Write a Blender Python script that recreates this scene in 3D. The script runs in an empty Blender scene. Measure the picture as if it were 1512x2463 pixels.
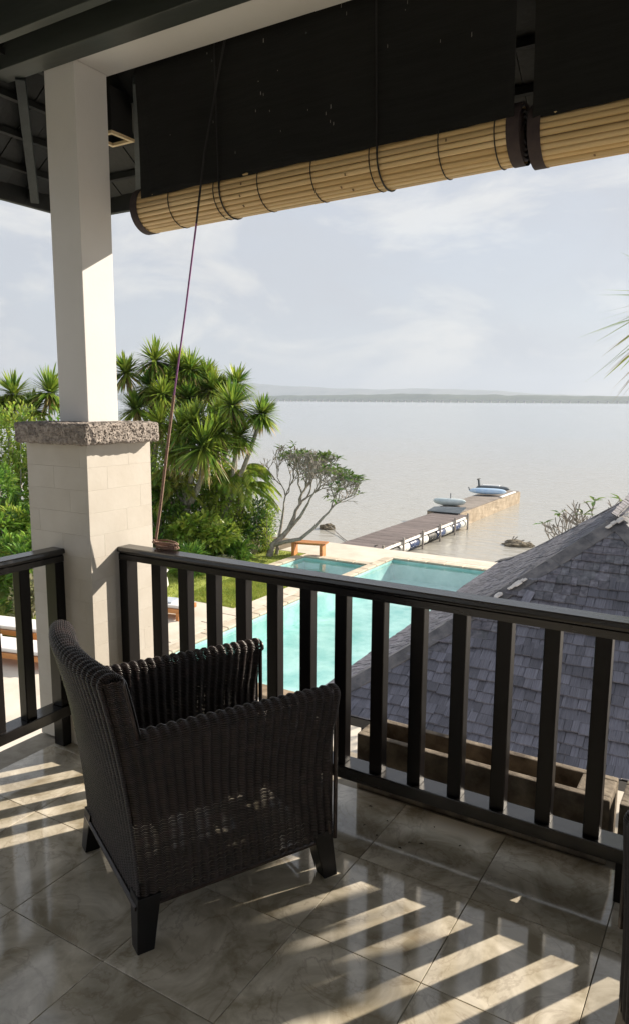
import bpy, bmesh, math, random
import numpy as np
from mathutils import Vector, Matrix, noise as mnoise
random.seed(7); RNG = np.random.default_rng(11)
S = bpy.context.scene
COL = S.collection
R = math.radians

# ------------------------------------------------------------------ camera
F_, PITCH, ROLL, YAW = 1745.0, .1525, .006, .543       # fitted on a 1512 x 2463 copy of the picture
CX, CY = 756.0, 1231.5
def _rx(a): c, s = math.cos(a), math.sin(a); return np.array([[1,0,0],[0,c,-s],[0,s,c]])
def _rz(a): c, s = math.cos(a), math.sin(a); return np.array([[c,-s,0],[s,c,0],[0,0,1]])
WC = _rz(ROLL) @ _rx(PITCH) @ np.array([[math.cos(YAW), math.sin(YAW), 0], [0,0,-1], [-math.sin(YAW), math.cos(YAW), 0]])
CAM = np.array([0, 0, 1.6])
def _ray(x, y): return WC.T @ np.array([(x-CX)/F_, (y-CY)/F_, 1.0])
def atz(x, y, z): d = _ray(x, y); return CAM + d*(z-CAM[2])/d[2]
def atv(x, y, v): d = _ray(x, y); return CAM + d*(v-CAM[1])/d[1]
cam = bpy.data.objects.new('camera', bpy.data.cameras.new('camera')); COL.objects.link(cam)
cam.data.sensor_fit = 'VERTICAL'; cam.data.sensor_height = 36; cam.data.lens = 36*F_/2463
cam.data.clip_start = .05; cam.data.clip_end = 30000
_m = Matrix([list(WC[0]), list(-WC[1]), list(-WC[2])]).transposed().to_4x4()
_m.translation = Vector(CAM); cam.matrix_world = _m
S.camera = cam

# ------------------------------------------------------------------ light
SUN = Vector((.527*.891, .850*.891, .454)).normalized()      # direction towards the sun
sun_el = math.asin(SUN.z); sun_az = math.atan2(SUN.x, SUN.y)
W = bpy.data.worlds.new('World'); S.world = W; W.use_nodes = True
nt = W.node_tree; nt.nodes.clear()
def wn(t): return nt.nodes.new(t)
out = wn('ShaderNodeOutputWorld'); bg = wn('ShaderNodeBackground'); bg.inputs[1].default_value = .10
sky = wn('ShaderNodeTexSky'); sky.sky_type = 'NISHITA'; sky.sun_disc = False
sky.sun_elevation = sun_el; sky.sun_rotation = sun_az; sky.air_density = 1.0; sky.dust_density = 1.0; sky.ozone_density = 1.5
tc = wn('ShaderNodeTexCoord'); mp = wn('ShaderNodeMapping'); mp.inputs['Scale'].default_value = (1, 1, 2.2)
nt.links.new(tc.outputs['Generated'], mp.inputs[0])
n1 = wn('ShaderNodeTexNoise'); n1.inputs['Scale'].default_value = 3.1; n1.inputs['Detail'].default_value = 9; n1.inputs['Roughness'].default_value = .56; n1.inputs['Distortion'].default_value = .35
nt.links.new(mp.outputs[0], n1.inputs['Vector'])
r1 = wn('ShaderNodeValToRGB'); r1.color_ramp.elements[0].position = .40; r1.color_ramp.elements[1].position = .66
r1.color_ramp.elements[0].color = (.92,.92,.92,1); r1.color_ramp.elements[1].color = (.99,.99,.99,1)
nt.links.new(n1.outputs[0], r1.inputs[0])
n2 = wn('ShaderNodeTexNoise'); n2.inputs['Scale'].default_value = 4.2; n2.inputs['Detail'].default_value = 11; n2.inputs['Roughness'].default_value = .60; n2.inputs['Distortion'].default_value = .6
nt.links.new(mp.outputs[0], n2.inputs['Vector'])
r2 = wn('ShaderNodeValToRGB'); r2.color_ramp.elements[0].position = .46; r2.color_ramp.elements[1].position = .60
r2.color_ramp.elements[0].color = (2.40,2.50,2.70,1); r2.color_ramp.elements[1].color = (3.20,3.16,3.10,1)
nt.links.new(n2.outputs[0], r2.inputs[0])
mx = wn('ShaderNodeMixRGB'); nt.links.new(r1.outputs[0], mx.inputs[0]); nt.links.new(sky.outputs[0], mx.inputs[1]); nt.links.new(r2.outputs[0], mx.inputs[2])
nt.links.new(mx.outputs[0], bg.inputs[0]); nt.links.new(bg.outputs[0], out.inputs[0])
sl = bpy.data.lights.new('sun', 'SUN'); sl.energy = 3.5; sl.angle = R(.55); sl.color = (1, .88, .73)
so = bpy.data.objects.new('sun', sl); COL.objects.link(so); so.rotation_euler = SUN.to_track_quat('Z', 'Y').to_euler()
S.view_settings.view_transform = 'Standard'; S.view_settings.look = 'None'; S.view_settings.gamma = 1
S.view_settings.exposure = 1.35; S.view_settings.use_curve_mapping = False
cy = S.cycles; cy.use_denoising = True; cy.max_bounces = 10; cy.diffuse_bounces = 5; cy.glossy_bounces = 4; cy.transparent_max_bounces = 16
cy.transmission_bounces = 4; cy.caustics_reflective = False; cy.caustics_refractive = False; cy.volume_bounces = 1; cy.sample_clamp_indirect = 6

# ------------------------------------------------------------------ helpers
def tag(o, label=None, cat=None, group=None, kind=None):
    if label: o['label'] = label
    if cat: o['category'] = cat
    if group: o['group'] = group
    if kind: o['kind'] = kind
    return o
def mesh(name, V, Fc, mat=None, smooth=False):
    me = bpy.data.meshes.new(name)
    me.from_pydata([tuple(map(float, v)) for v in V] if not isinstance(V, np.ndarray) else V.tolist(), [], Fc if not isinstance(Fc, np.ndarray) else Fc.tolist())
    if smooth: me.polygons.foreach_set('use_smooth', [True]*len(me.polygons))
    if mat: me.materials.append(mat)
    me.update(); return me
def add(name, me, parent=None, loc=(0,0,0), rot=None, scale=None):
    o = bpy.data.objects.new(name, me); COL.objects.link(o); o.location = loc
    if rot is not None: o.rotation_euler = rot
    if scale is not None: o.scale = scale
    if parent is not None: o.parent = parent
    return o
def empty(name, loc=(0,0,0), rz=0):
    o = bpy.data.objects.new(name, None); COL.objects.link(o); o.location = loc; o.rotation_euler = (0,0,rz); o.empty_display_size = .1
    return o
class MB:
    def __init__(s): s.v = []; s.f = []
    def addv(s, V, Fc):
        n = len(s.v); s.v.extend([tuple(map(float, v)) for v in V]); s.f.extend([tuple(i+n for i in f) for f in Fc]); return s
    def box(s, x0, x1, y0, y1, z0, z1):
        return s.addv([(x0,y0,z0),(x1,y0,z0),(x1,y1,z0),(x0,y1,z0),(x0,y0,z1),(x1,y0,z1),(x1,y1,z1),(x0,y1,z1)],
                      [(0,3,2,1),(4,5,6,7),(0,1,5,4),(1,2,6,5),(2,3,7,6),(3,0,4,7)])
    def bar(s, a, b, w, h, w2=None, h2=None, up=(0,0,1)):
        a = Vector(a); b = Vector(b); d = (b-a).normalized(); up = Vector(up)
        sx = d.cross(up); sx = sx.normalized() if sx.length > 1e-6 else Vector((1,0,0)); sy = sx.cross(d).normalized()
        w2 = w if w2 is None else w2; h2 = h if h2 is None else h2
        V = [a-sx*w/2-sy*h/2, a+sx*w/2-sy*h/2, a+sx*w/2+sy*h/2, a-sx*w/2+sy*h/2, b-sx*w2/2-sy*h2/2, b+sx*w2/2-sy*h2/2, b+sx*w2/2+sy*h2/2, b-sx*w2/2+sy*h2/2]
        return s.addv(V, [(0,3,2,1),(4,5,6,7),(0,1,5,4),(1,2,6,5),(2,3,7,6),(3,0,4,7)])
    def tube(s, pts, rad, n=6, cap=True):
        pts = [Vector(p) for p in pts]; rad = rad if hasattr(rad, '__len__') else [rad]*len(pts)
        base = len(s.v); prev = None
        for i, p in enumerate(pts):
            d = (pts[min(i+1, len(pts)-1)] - pts[max(i-1, 0)]).normalized()
            if prev is None: a = d.orthogonal().normalized()
            else:
                a = prev - d*prev.dot(d); a = a.normalized() if a.length > 1e-6 else d.orthogonal().normalized()
            prev = a; b = d.cross(a)
            for k in range(n):
                t = 2*math.pi*k/n; s.v.append(tuple(p + (a*math.cos(t)+b*math.sin(t))*rad[i]))
        for i in range(len(pts)-1):
            for k in range(n):
                q = base+i*n; s.f.append((q+k, q+(k+1)%n, q+n+(k+1)%n, q+n+k))
        if cap:
            s.f.append(tuple(base+k for k in range(n))[::-1]); e = base+(len(pts)-1)*n; s.f.append(tuple(e+k for k in range(n)))
        return s
    def lathe(s, prof, n=16, c=(0,0,0)):
        base = len(s.v)
        for r, z in prof:
            for k in range(n):
                t = 2*math.pi*k/n; s.v.append((c[0]+r*math.cos(t), c[1]+r*math.sin(t), c[2]+z))
        for i in range(len(prof)-1):
            for k in range(n):
                q = base+i*n; s.f.append((q+k, q+(k+1)%n, q+n+(k+1)%n, q+n+k))
        return s
    def me(s, name, mat=None, smooth=False, bevel=0, seg=2):
        m = mesh(name, s.v, s.f, mat, smooth)
        if bevel:
            bm = bmesh.new(); bm.from_mesh(m)
            bmesh.ops.bevel(bm, geom=bm.edges[:], offset=bevel, segments=seg, affect='EDGES', profile=.6, clamp_overlap=True)
            bm.to_mesh(m); bm.free()
        return m
    def build(s, name, mat, parent=None, smooth=False, bevel=0, loc=(0,0,0), rot=None):
        return add(name, s.me(name, mat, smooth, bevel), parent, loc, rot)

# ------------------------------------------------------------------ materials
MATS = {}
def M(name, c1, c2=None, scale=8, rough=.6, bump=0, bscale=None, spec=.5, stretch=(1,1,1), rnd=0, island=0, trans=0, coord='Object', detail=6, contrast=(.35,.65), bdist=.01, rrange=0, coat=0):
    m = bpy.data.materials.new(name); m.use_nodes = True; t = m.node_tree; b = t.nodes['Principled BSDF']
    b.inputs['Roughness'].default_value = rough; b.inputs['Specular IOR Level'].default_value = spec
    if coat: b.inputs['Coat Weight'].default_value = coat; b.inputs['Coat Roughness'].default_value = .15
    def N(x): return t.nodes.new(x)
    c = N('ShaderNodeTexCoord'); mpn = N('ShaderNodeMapping'); mpn.inputs['Scale'].default_value = stretch
    if coord == 'World':
        g = N('ShaderNodeNewGeometry'); t.links.new(g.outputs['Position'], mpn.inputs[0])
    else: t.links.new(c.outputs[coord], mpn.inputs[0])
    vec = mpn.outputs[0]
    if rnd:
        oi = N('ShaderNodeObjectInfo'); vm = N('ShaderNodeVectorMath'); vm.operation = 'ADD'; mu = N('ShaderNodeMath'); mu.operation = 'MULTIPLY'; mu.inputs[1].default_value = 53.
        t.links.new(oi.outputs['Random'], mu.inputs[0]); t.links.new(vec, vm.inputs[0]); t.links.new(mu.outputs[0], vm.inputs[1]); vec = vm.outputs[0]
    no = N('ShaderNodeTexNoise'); no.inputs['Scale'].default_value = scale; no.inputs['Detail'].default_value = detail; no.inputs['Roughness'].default_value = .6
    t.links.new(vec, no.inputs['Vector'])
    rp = N('ShaderNodeValToRGB'); rp.color_ramp.elements[0].position = contrast[0]; rp.color_ramp.elements[1].position = contrast[1]
    rp.color_ramp.elements[0].color = (*c1, 1); rp.color_ramp.elements[1].color = (*(c2 or c1), 1)
    t.links.new(no.outputs[0], rp.inputs[0]); colr = rp.outputs[0]
    if rnd or island:
        hs = N('ShaderNodeHueSaturation'); mr = N('ShaderNodeMapRange')
        amt = rnd or island; mr.inputs[3].default_value = 1-amt; mr.inputs[4].default_value = 1+amt
        if island:
            g2 = N('ShaderNodeNewGeometry'); src = g2.outputs['Random Per Island']
        else: src = oi.outputs['Random']
        t.links.new(src, mr.inputs[0]); t.links.new(mr.outputs[0], hs.inputs['Value']); t.links.new(colr, hs.inputs['Color']); colr = hs.outputs[0]
        if island:
            w_ = N('ShaderNodeTexWhiteNoise'); w_.noise_dimensions = '1D'; t.links.new(src, w_.inputs['W'])
            mh = N('ShaderNodeMapRange'); mh.inputs[3].default_value = .475; mh.inputs[4].default_value = .515; t.links.new(w_.outputs[0], mh.inputs[0]); t.links.new(mh.outputs[0], hs.inputs['Hue'])
    t.links.new(colr, b.inputs['Base Color'])
    if rrange:
        mr2 = N('ShaderNodeMapRange'); mr2.inputs[3].default_value = rough-rrange; mr2.inputs[4].default_value = rough+rrange; t.links.new(no.outputs[0], mr2.inputs[0]); t.links.new(mr2.outputs[0], b.inputs['Roughness'])
    if bump:
        nb = N('ShaderNodeTexNoise'); nb.inputs['Scale'].default_value = bscale or scale*3; nb.inputs['Detail'].default_value = 6; t.links.new(vec, nb.inputs['Vector'])
        bp = N('ShaderNodeBump'); bp.inputs['Strength'].default_value = bump; bp.inputs['Distance'].default_value = bdist; t.links.new(nb.outputs[0], bp.inputs['Height']); t.links.new(bp.outputs[0], b.inputs['Normal'])
    if trans:
        tr = N('ShaderNodeBsdfTranslucent'); t.links.new(colr, tr.inputs[0]); mxs = N('ShaderNodeMixShader'); mxs.inputs[0].default_value = trans
        o_ = t.nodes['Material Output']; t.links.new(b.outputs[0], mxs.inputs[1]); t.links.new(tr.outputs[0], mxs.inputs[2]); t.links.new(mxs.outputs[0], o_.inputs[0])
    MATS[name] = m; return m

M('plaster', (.68,.68,.675), (.72,.72,.715), 3, .7, .05, 60, coord='World')
M('limestone', (.55,.515,.455), (.60,.57,.515), 5, .75, .2, 40, rnd=.012, coord='World', bdist=.004)
M('lava', (.19,.17,.155), (.46,.41,.37), 60, .95, .8, 140, bdist=.006)
M('dark_wood', (.002,.0024,.0030), (.0085,.0065,.0065), 6, .34, .25, 30, stretch=(1,1,.12), rrange=.1, spec=.28, bdist=.003, rnd=.15)
M('dark_wood_u', (.002,.0024,.0030), (.0085,.0065,.0065), 6, .26, .25, 30, stretch=(.12,1,1), rrange=.08, spec=.8, bdist=.003)
M('dark_wood_v', (.002,.0024,.0030), (.0085,.0065,.0065), 6, .30, .25, 30, stretch=(1,.12,1), rrange=.08, spec=.8, bdist=.003)
M('roof_wood', (.005,.007,.008), (.014,.016,.016), 5, .6, .3, 40, stretch=(1,1,1), rnd=.25)
M('rafter_wood', (.022,.029,.030), (.045,.055,.055), 6, .6, .3, 40)
M('trim_wood', (.030,.038,.035), (.06,.07,.064), 4, .5, .2, 40, stretch=(.2,1,1))
M('ceiling_wood', (.004,.005,.005), (.009,.009,.009), 4, .6, .2, 40)
M('rattan', (.011,.0075,.007), (.036,.024,.021), 25, .32, .2, 200, island=.35, spec=.55, bdist=.001)
M('bamboo', (.52,.36,.16), (.74,.57,.32), 3, .42, .15, 60, stretch=(.25,4,4), rnd=.16, bdist=.002)
M('bamboo_node', (.12,.075,.035), (.20,.12,.05), 20, .6)
M('blind_backlit', (.002,.0026,.0026), (.006,.007,.0065), 20, .95, .35, 160, stretch=(.2,1,3))  # backlit shade of the hanging bamboo panel, put into a near-black colour
M('binding', (.035,.024,.028), (.05,.036,.036), 30, .8)
M('black_cord', (.008,.008,.009), (.014,.013,.014), 30, .7)
M('purple_cord', (.20,.07,.21), (.30,.13,.30), 90, .7)
M('old_rope', (.20,.12,.09), (.33,.22,.17), 90, .85, .5, 300, bdist=.002)
M('weathered_stone', (.075,.058,.042), (.27,.225,.17), 9, .9, .6, 50, bdist=.008)
M('grout', (.30,.27,.22), (.40,.365,.30), 20, .9)
M('soil', (.035,.025,.018), (.07,.05,.035), 20, .95, .5, 60)
M('shingle', (.062,.066,.092), (.165,.17,.215), 5, .8, .5, 60, stretch=(7,1,1), rnd=.30, bdist=.004)
M('shingle_field', (.065,.067,.088), (.165,.165,.20), 12, .8, .5, 60, stretch=(2,2,1), island=.28, bdist=.004)
M('hip_tile', (.055,.057,.070), (.145,.142,.152), 7, .8, .5, 40, rnd=.25)
M('flashing', (.45,.43,.43), (.75,.72,.70), 14, .7, .4, 40)
M('paver', (.58,.52,.43), (.70,.64,.55), 3, .8, .3, 30, rnd=.07, bdist=.004)
M('terrace', (.58,.53,.45), (.70,.65,.57), 1.2, .8, .2, 20, coord='World', bdist=.004)
M('coping', (.46,.40,.31), (.64,.57,.46), 4, .8, .3, 30, rnd=.10, bdist=.004)
M('pool_wall_stone', (.17,.12,.075), (.34,.26,.18), 5, .85, .4, 30)
M('earth', (.13,.10,.065), (.22,.17,.11), 2, .95, .3, 15, coord='World')
M('lawn', (.20,.26,.045), (.36,.41,.08), 2.2, .9, .8, 60, coord='World', bdist=.03)
M('grass', (.21,.29,.045), (.40,.46,.09), 1.2, .7, coord='World', island=.3, trans=.35)
M('teak', (.38,.15,.045), (.55,.25,.085), 5, .55, .2, 30, stretch=(.3,2,2), rnd=.1)
M('cushion', (.72,.71,.70), (.80,.79,.78), 4, .9, .2, 20)
M('towel', (.42,.48,.56), (.50,.55,.62), 10, .95, .3, 80)
M('white_glaze', (.78,.78,.76), (.84,.83,.81), 4, .3)
M('terracotta', (.28,.11,.05), (.42,.19,.09), 6, .8, .2, 40)
M('bark', (.16,.12,.09), (.32,.26,.21), 7, .9, .6, 40, stretch=(1,1,.4), bdist=.01)
M('bark_grey', (.20,.18,.16), (.38,.35,.32), 9, .9, .5, 60, bdist=.006)
M('dracaena_leaf', (.075,.19,.03), (.34,.43,.06), 1.4, .42, coord='World', island=.42, trans=.42)
M('dracaena_dry', (.36,.26,.09), (.52,.42,.20), 4, .7, coord='World', island=.3, trans=.2)
M('shrub_leaf', (.075,.22,.035), (.25,.40,.06), 2.2, .35, coord='World', island=.45, trans=.42)
M('bright_leaf', (.18,.36,.045), (.46,.53,.09), 2.5, .4, coord='World', island=.35, trans=.42)
M('dark_leaf', (.04,.14,.03), (.11,.23,.06), 2.5, .33, coord='World', island=.4, trans=.25)
M('pale_leaf', (.22,.27,.13), (.48,.44,.30), 4, .55, coord='World', island=.35, trans=.3)
M('palm_leaf', (.15,.25,.035), (.45,.44,.09), 1.6, .4, coord='World', island=.35, trans=.42)
M('plumeria_leaf', (.06,.15,.025), (.17,.25,.04), 3, .4, coord='World', island=.45, trans=.3)
M('straw_leaf', (.30,.24,.12), (.42,.35,.2), 4, .6, coord='World', island=.3, trans=.3)
M('pier_plank', (.11,.092,.09), (.20,.165,.16), 5, .8, .3, 30, stretch=(.3,2,2), rnd=.14)
M('pier_concrete', (.30,.24,.17), (.47,.39,.29), 2.5, .9, .5, 14, bdist=.02)
M('pier_deck', (.16,.14,.125), (.26,.23,.205), 1.4, .85, .3, 12)
M('drum_white', (.62,.64,.62), (.74,.75,.72), 5, .45)
M('drum_blue', (.015,.035,.10), (.03,.06,.16), 5, .4)
M('black_rubber', (.015,.017,.018), (.03,.033,.033), 8, .6)
M('kayak_blue', (.36,.55,.80), (.50,.66,.84), 3, .35)
M('kayak_grey', (.42,.52,.56), (.55,.63,.66), 3, .4)
M('hull_dark', (.05,.07,.085), (.10,.12,.14), 4, .4)
M('hull_white', (.66,.68,.70), (.74,.75,.76), 4, .35)
M('rock', (.10,.085,.06), (.24,.205,.15), 4, .95, .8, 20, bdist=.05)
M('hill', (.08,.10,.075), (.19,.19,.15), .004, .95, coord='World')
M('mangrove', (.045,.07,.045), (.08,.105,.06), .02, .95, coord='World')
M('bridge', (.32,.32,.31), (.42,.41,.40), .1, .8, coord='World')
M('house_wall', (.74,.74,.74), (.80,.80,.80), 2, .8, .1, 30)
M('lamp_frame', (.62,.47,.27), (.70,.56,.36), 12, .6)
M('lamp_glass', (.20,.19,.17), (.28,.26,.23), 5, .35)
M('debris', (.02,.018,.015), (.06,.045,.03), 20, .9)

# polished marble of the balcony tiles
def marble():
    m = bpy.data.materials.new('marble'); m.use_nodes = True; t = m.node_tree; b = t.nodes['Principled BSDF']
    N = t.nodes.new; L = t.links.new
    tc_ = N('ShaderNodeTexCoord'); oi = N('ShaderNodeObjectInfo'); mu = N('ShaderNodeMath'); mu.operation = 'MULTIPLY'; mu.inputs[1].default_value = 31.
    vm = N('ShaderNodeVectorMath'); L(oi.outputs['Random'], mu.inputs[0]); L(tc_.outputs['Object'], vm.inputs[0]); L(mu.outputs[0], vm.inputs[1])
    a = N('ShaderNodeTexNoise'); a.inputs['Scale'].default_value = 5; a.inputs['Detail'].default_value = 8; a.inputs['Roughness'].default_value = .62; a.inputs['Distortion'].default_value = .8; L(vm.outputs[0], a.inputs['Vector'])
    r = N('ShaderNodeValToRGB'); e = r.color_ramp.elements; e[0].position = .37; e[0].color = (.38,.335,.245,1); e[1].position = .65; e[1].color = (.78,.725,.61,1)
    x = r.color_ramp.elements.new(.5); x.color = (.57,.52,.415,1); L(a.outputs[0], r.inputs[0])
    # veins: thin band of a distorted noise
    v = N('ShaderNodeTexNoise'); v.inputs['Scale'].default_value = 3.2; v.inputs['Detail'].default_value = 7; v.inputs['Roughness'].default_value = .6; v.inputs['Distortion'].default_value = 1.6; L(vm.outputs[0], v.inputs['Vector'])
    rv = N('ShaderNodeValToRGB'); ee = rv.color_ramp.elements; ee[0].position = .475; ee[0].color = (0,0,0,1); ee[1].position = .525; ee[1].color = (0,0,0,1); y = ee.new(.5); y.color = (1,1,1,1); L(v.outputs[0], rv.inputs[0])
    mx_ = N('ShaderNodeMixRGB'); mx_.inputs[2].default_value = (.20,.135,.075,1); ma = N('ShaderNodeMath'); ma.operation = 'MULTIPLY'; ma.inputs[1].default_value = .32; L(rv.outputs[0], ma.inputs[0]); L(ma.outputs[0], mx_.inputs[0]); L(r.outputs[0], mx_.inputs[1])
    hs = N('ShaderNodeHueSaturation'); mr = N('ShaderNodeMapRange'); mr.inputs[3].default_value = .86; mr.inputs[4].default_value = 1.14; L(oi.outputs['Random'], mr.inputs[0]); L(mr.outputs[0], hs.inputs['Value']); L(mx_.outputs[0], hs.inputs['Color']); L(hs.outputs[0], b.inputs['Base Color'])
    ro = N('ShaderNodeMapRange'); ro.inputs[3].default_value = .03; ro.inputs[4].default_value = .14; L(a.outputs[0], ro.inputs[0]); L(ro.outputs[0], b.inputs['Roughness'])
    b.inputs['Specular IOR Level'].default_value = .95
    n = N('ShaderNodeTexNoise'); n.inputs['Scale'].default_value = 6; L(tc_.outputs['Object'], n.inputs['Vector']); bp = N('ShaderNodeBump'); bp.inputs['Strength'].default_value = .02; bp.inputs['Distance'].default_value = .02; L(n.outputs[0], bp.inputs['Height']); L(bp.outputs[0], b.inputs['Normal'])
    MATS['marble'] = m
marble()
def sea_mat():
    m = bpy.data.materials.new('sea_water'); m.use_nodes = True; t = m.node_tree; b = t.nodes['Principled BSDF']; N = t.nodes.new; L = t.links.new
    g = N('ShaderNodeNewGeometry'); sp = N('ShaderNodeSeparateXYZ'); L(g.outputs['Position'], sp.inputs[0])
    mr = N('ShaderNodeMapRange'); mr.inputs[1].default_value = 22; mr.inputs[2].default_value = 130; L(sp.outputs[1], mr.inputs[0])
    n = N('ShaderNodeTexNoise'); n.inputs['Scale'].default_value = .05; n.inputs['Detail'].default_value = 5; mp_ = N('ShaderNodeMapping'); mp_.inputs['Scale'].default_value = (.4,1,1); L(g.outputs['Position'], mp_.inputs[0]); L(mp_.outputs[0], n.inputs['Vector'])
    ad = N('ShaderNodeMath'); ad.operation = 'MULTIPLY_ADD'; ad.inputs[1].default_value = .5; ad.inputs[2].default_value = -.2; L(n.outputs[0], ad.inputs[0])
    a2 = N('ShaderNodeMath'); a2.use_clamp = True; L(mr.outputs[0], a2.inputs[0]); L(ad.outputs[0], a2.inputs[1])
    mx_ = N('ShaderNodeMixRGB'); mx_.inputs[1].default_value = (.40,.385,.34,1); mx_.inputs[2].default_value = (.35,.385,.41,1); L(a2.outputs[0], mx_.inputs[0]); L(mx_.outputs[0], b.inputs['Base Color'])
    b.inputs['Roughness'].default_value = .12; b.inputs['IOR'].default_value = 1.33
    w = N('ShaderNodeTexNoise'); w.inputs['Scale'].default_value = 1.5; w.inputs['Detail'].default_value = 5; mp2 = N('ShaderNodeMapping'); mp2.inputs['Rotation'].default_value = (0,0,YAW); mp2.inputs['Scale'].default_value = (.45,1.6,1); L(g.outputs['Position'], mp2.inputs[0]); L(mp2.outputs[0], w.inputs['Vector'])
    bp = N('ShaderNodeBump'); bp.inputs['Strength'].default_value = .8; bp.inputs['Distance'].default_value = .11; L(w.outputs[0], bp.inputs['Height']); L(bp.outputs[0], b.inputs['Normal'])
    MATS['sea'] = m
sea_mat()
def pool_mats():
    m = bpy.data.materials.new('pool_water'); m.use_nodes = True; t = m.node_tree; N = t.nodes.new; L = t.links.new; t.nodes.remove(t.nodes['Principled BSDF'])
    o_ = t.nodes['Material Output']; tr = N('ShaderNodeBsdfTransparent'); tr.inputs[0].default_value = (.86,.98,.98,1); gl = N('ShaderNodeBsdfGlossy'); gl.inputs['Roughness'].default_value = .03
    gi = N('ShaderNodeNewGeometry'); dp = N('ShaderNodeVectorMath'); dp.operation = 'DOT_PRODUCT'; L(gi.outputs['Incoming'], dp.inputs[0]); L(gi.outputs['Normal'], dp.inputs[1]); ab = N('ShaderNodeMath'); ab.operation = 'ABSOLUTE'; L(dp.outputs['Value'], ab.inputs[0]); om = N('ShaderNodeMath'); om.operation = 'SUBTRACT'; om.inputs[0].default_value = 1; L(ab.outputs[0], om.inputs[1]); pw = N('ShaderNodeMath'); pw.operation = 'POWER'; pw.inputs[1].default_value = 5; L(om.outputs[0], pw.inputs[0]); fr = N('ShaderNodeMath'); fr.operation = 'MULTIPLY_ADD'; fr.inputs[1].default_value = .98; fr.inputs[2].default_value = .045; L(pw.outputs[0], fr.inputs[0]); ms = N('ShaderNodeMixShader'); L(fr.outputs[0], ms.inputs[0]); L(tr.outputs[0], ms.inputs[1]); L(gl.outputs[0], ms.inputs[2]); L(ms.outputs[0], o_.inputs[0])
    g = N('ShaderNodeNewGeometry'); w = N('ShaderNodeTexNoise'); w.inputs['Scale'].default_value = 2.6; w.inputs['Detail'].default_value = 4; L(g.outputs['Position'], w.inputs['Vector']); bp = N('ShaderNodeBump'); bp.inputs['Strength'].default_value = .30; bp.inputs['Distance'].default_value = .04
    L(w.outputs[0], bp.inputs['Height']); L(bp.outputs[0], gl.inputs['Normal'])
    MATS['pool_water'] = m
    M('pool_tile', (.26,.54,.53), (.58,.78,.76), 1.6, .5, .1, 20, coord='World', detail=8)
pool_mats()

# ------------------------------------------------------------------ setting
ZG, ZW = -3.40, -4.05            # garden level, sea level
def ground_sheet(name, u0, u1, v0, v1, holes, z, mat, depth=.0):
    us = sorted({u0, u1, *[h[0] for h in holes], *[h[1] for h in holes]}); vs = sorted({v0, v1, *[h[2] for h in holes], *[h[3] for h in holes]})
    mb = MB(); idx = {}
    def vid(a, b):
        if (a, b) not in idx: idx[(a, b)] = len(mb.v); mb.v.append((a, b, z))
        return idx[(a, b)]
    for a0, a1 in zip(us, us[1:]):
        for b0, b1 in zip(vs, vs[1:]):
            cu, cv = (a0+a1)/2, (b0+b1)/2
            if any(h[0] < cu < h[1] and h[2] < cv < h[3] for h in holes): continue
            mb.f.append((vid(a0,b0), vid(a1,b0), vid(a1,b1), vid(a0,b1)))
    if depth:
        mb.addv([(u0,v1,z-depth),(u1,v1,z-depth),(u1,v1,z),(u0,v1,z)], [(0,1,2,3)])
    return mb.build(name, MATS[mat])
POOL = (-9.55, -4.1, 10.0, 20.7); SPA = (-12.1, -9.85, 17.75, 19.45)
sea_v = [(-9500,21.0,ZW),(9500,21.0,ZW),(9500,9800,ZW),(-9500,9800,ZW)]
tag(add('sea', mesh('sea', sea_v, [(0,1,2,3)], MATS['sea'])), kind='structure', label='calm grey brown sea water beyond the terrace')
tag(ground_sheet('ground', -60, 40, -40, 22.0, [POOL, SPA], ZG-.03, 'earth', 3.0), kind='structure', label='garden ground down to the sea edge')
tag(ground_sheet('terrace_paving', -13.4, 14, -6, 22.06, [POOL, SPA, (-13.4,-12.35,-6,20.0), (-12.35,-10.45,13.6,17.4)], ZG, 'terrace', .9), kind='structure', label='cream stone terrace around the pool')
tag(ground_sheet('lawn', -24, -12.35, -10, 20.0, [], ZG-.008, 'lawn'), kind='structure', label='lawn along the planted border')
tag(ground_sheet('lawn', -12.35, -10.45, 13.6, 17.4, [], ZG-.004, 'lawn'), kind='structure', label='lawn panel beside the pool paving')
# grass blades on the visible lawn
def grass():
    n = 26000; V = np.zeros((n*3,3)); 
    u = np.where(RNG.random(n) < .55, RNG.uniform(-12.35,-10.46,n), RNG.uniform(-15.2,-12.35,n)); v = np.where(u > -12.35, RNG.uniform(13.6,17.4,n), RNG.uniform(7.0,19.9,n))
    a = RNG.uniform(0,6.28,n); h = RNG.uniform(.025,.06,n); w = .012
    V[0::3] = np.c_[u-np.cos(a)*w, v-np.sin(a)*w, np.full(n,ZG-.004)]; V[1::3] = np.c_[u+np.cos(a)*w, v+np.sin(a)*w, np.full(n,ZG-.004)]
    V[2::3] = np.c_[u+RNG.normal(0,.02,n), v+RNG.normal(0,.02,n), ZG+h]
    tag(add('grass', mesh('grass', V, np.arange(n*3).reshape(-1,3), MATS['grass'])), 'short green grass on the garden lawn', 'grass', kind='stuff')
grass()
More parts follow.
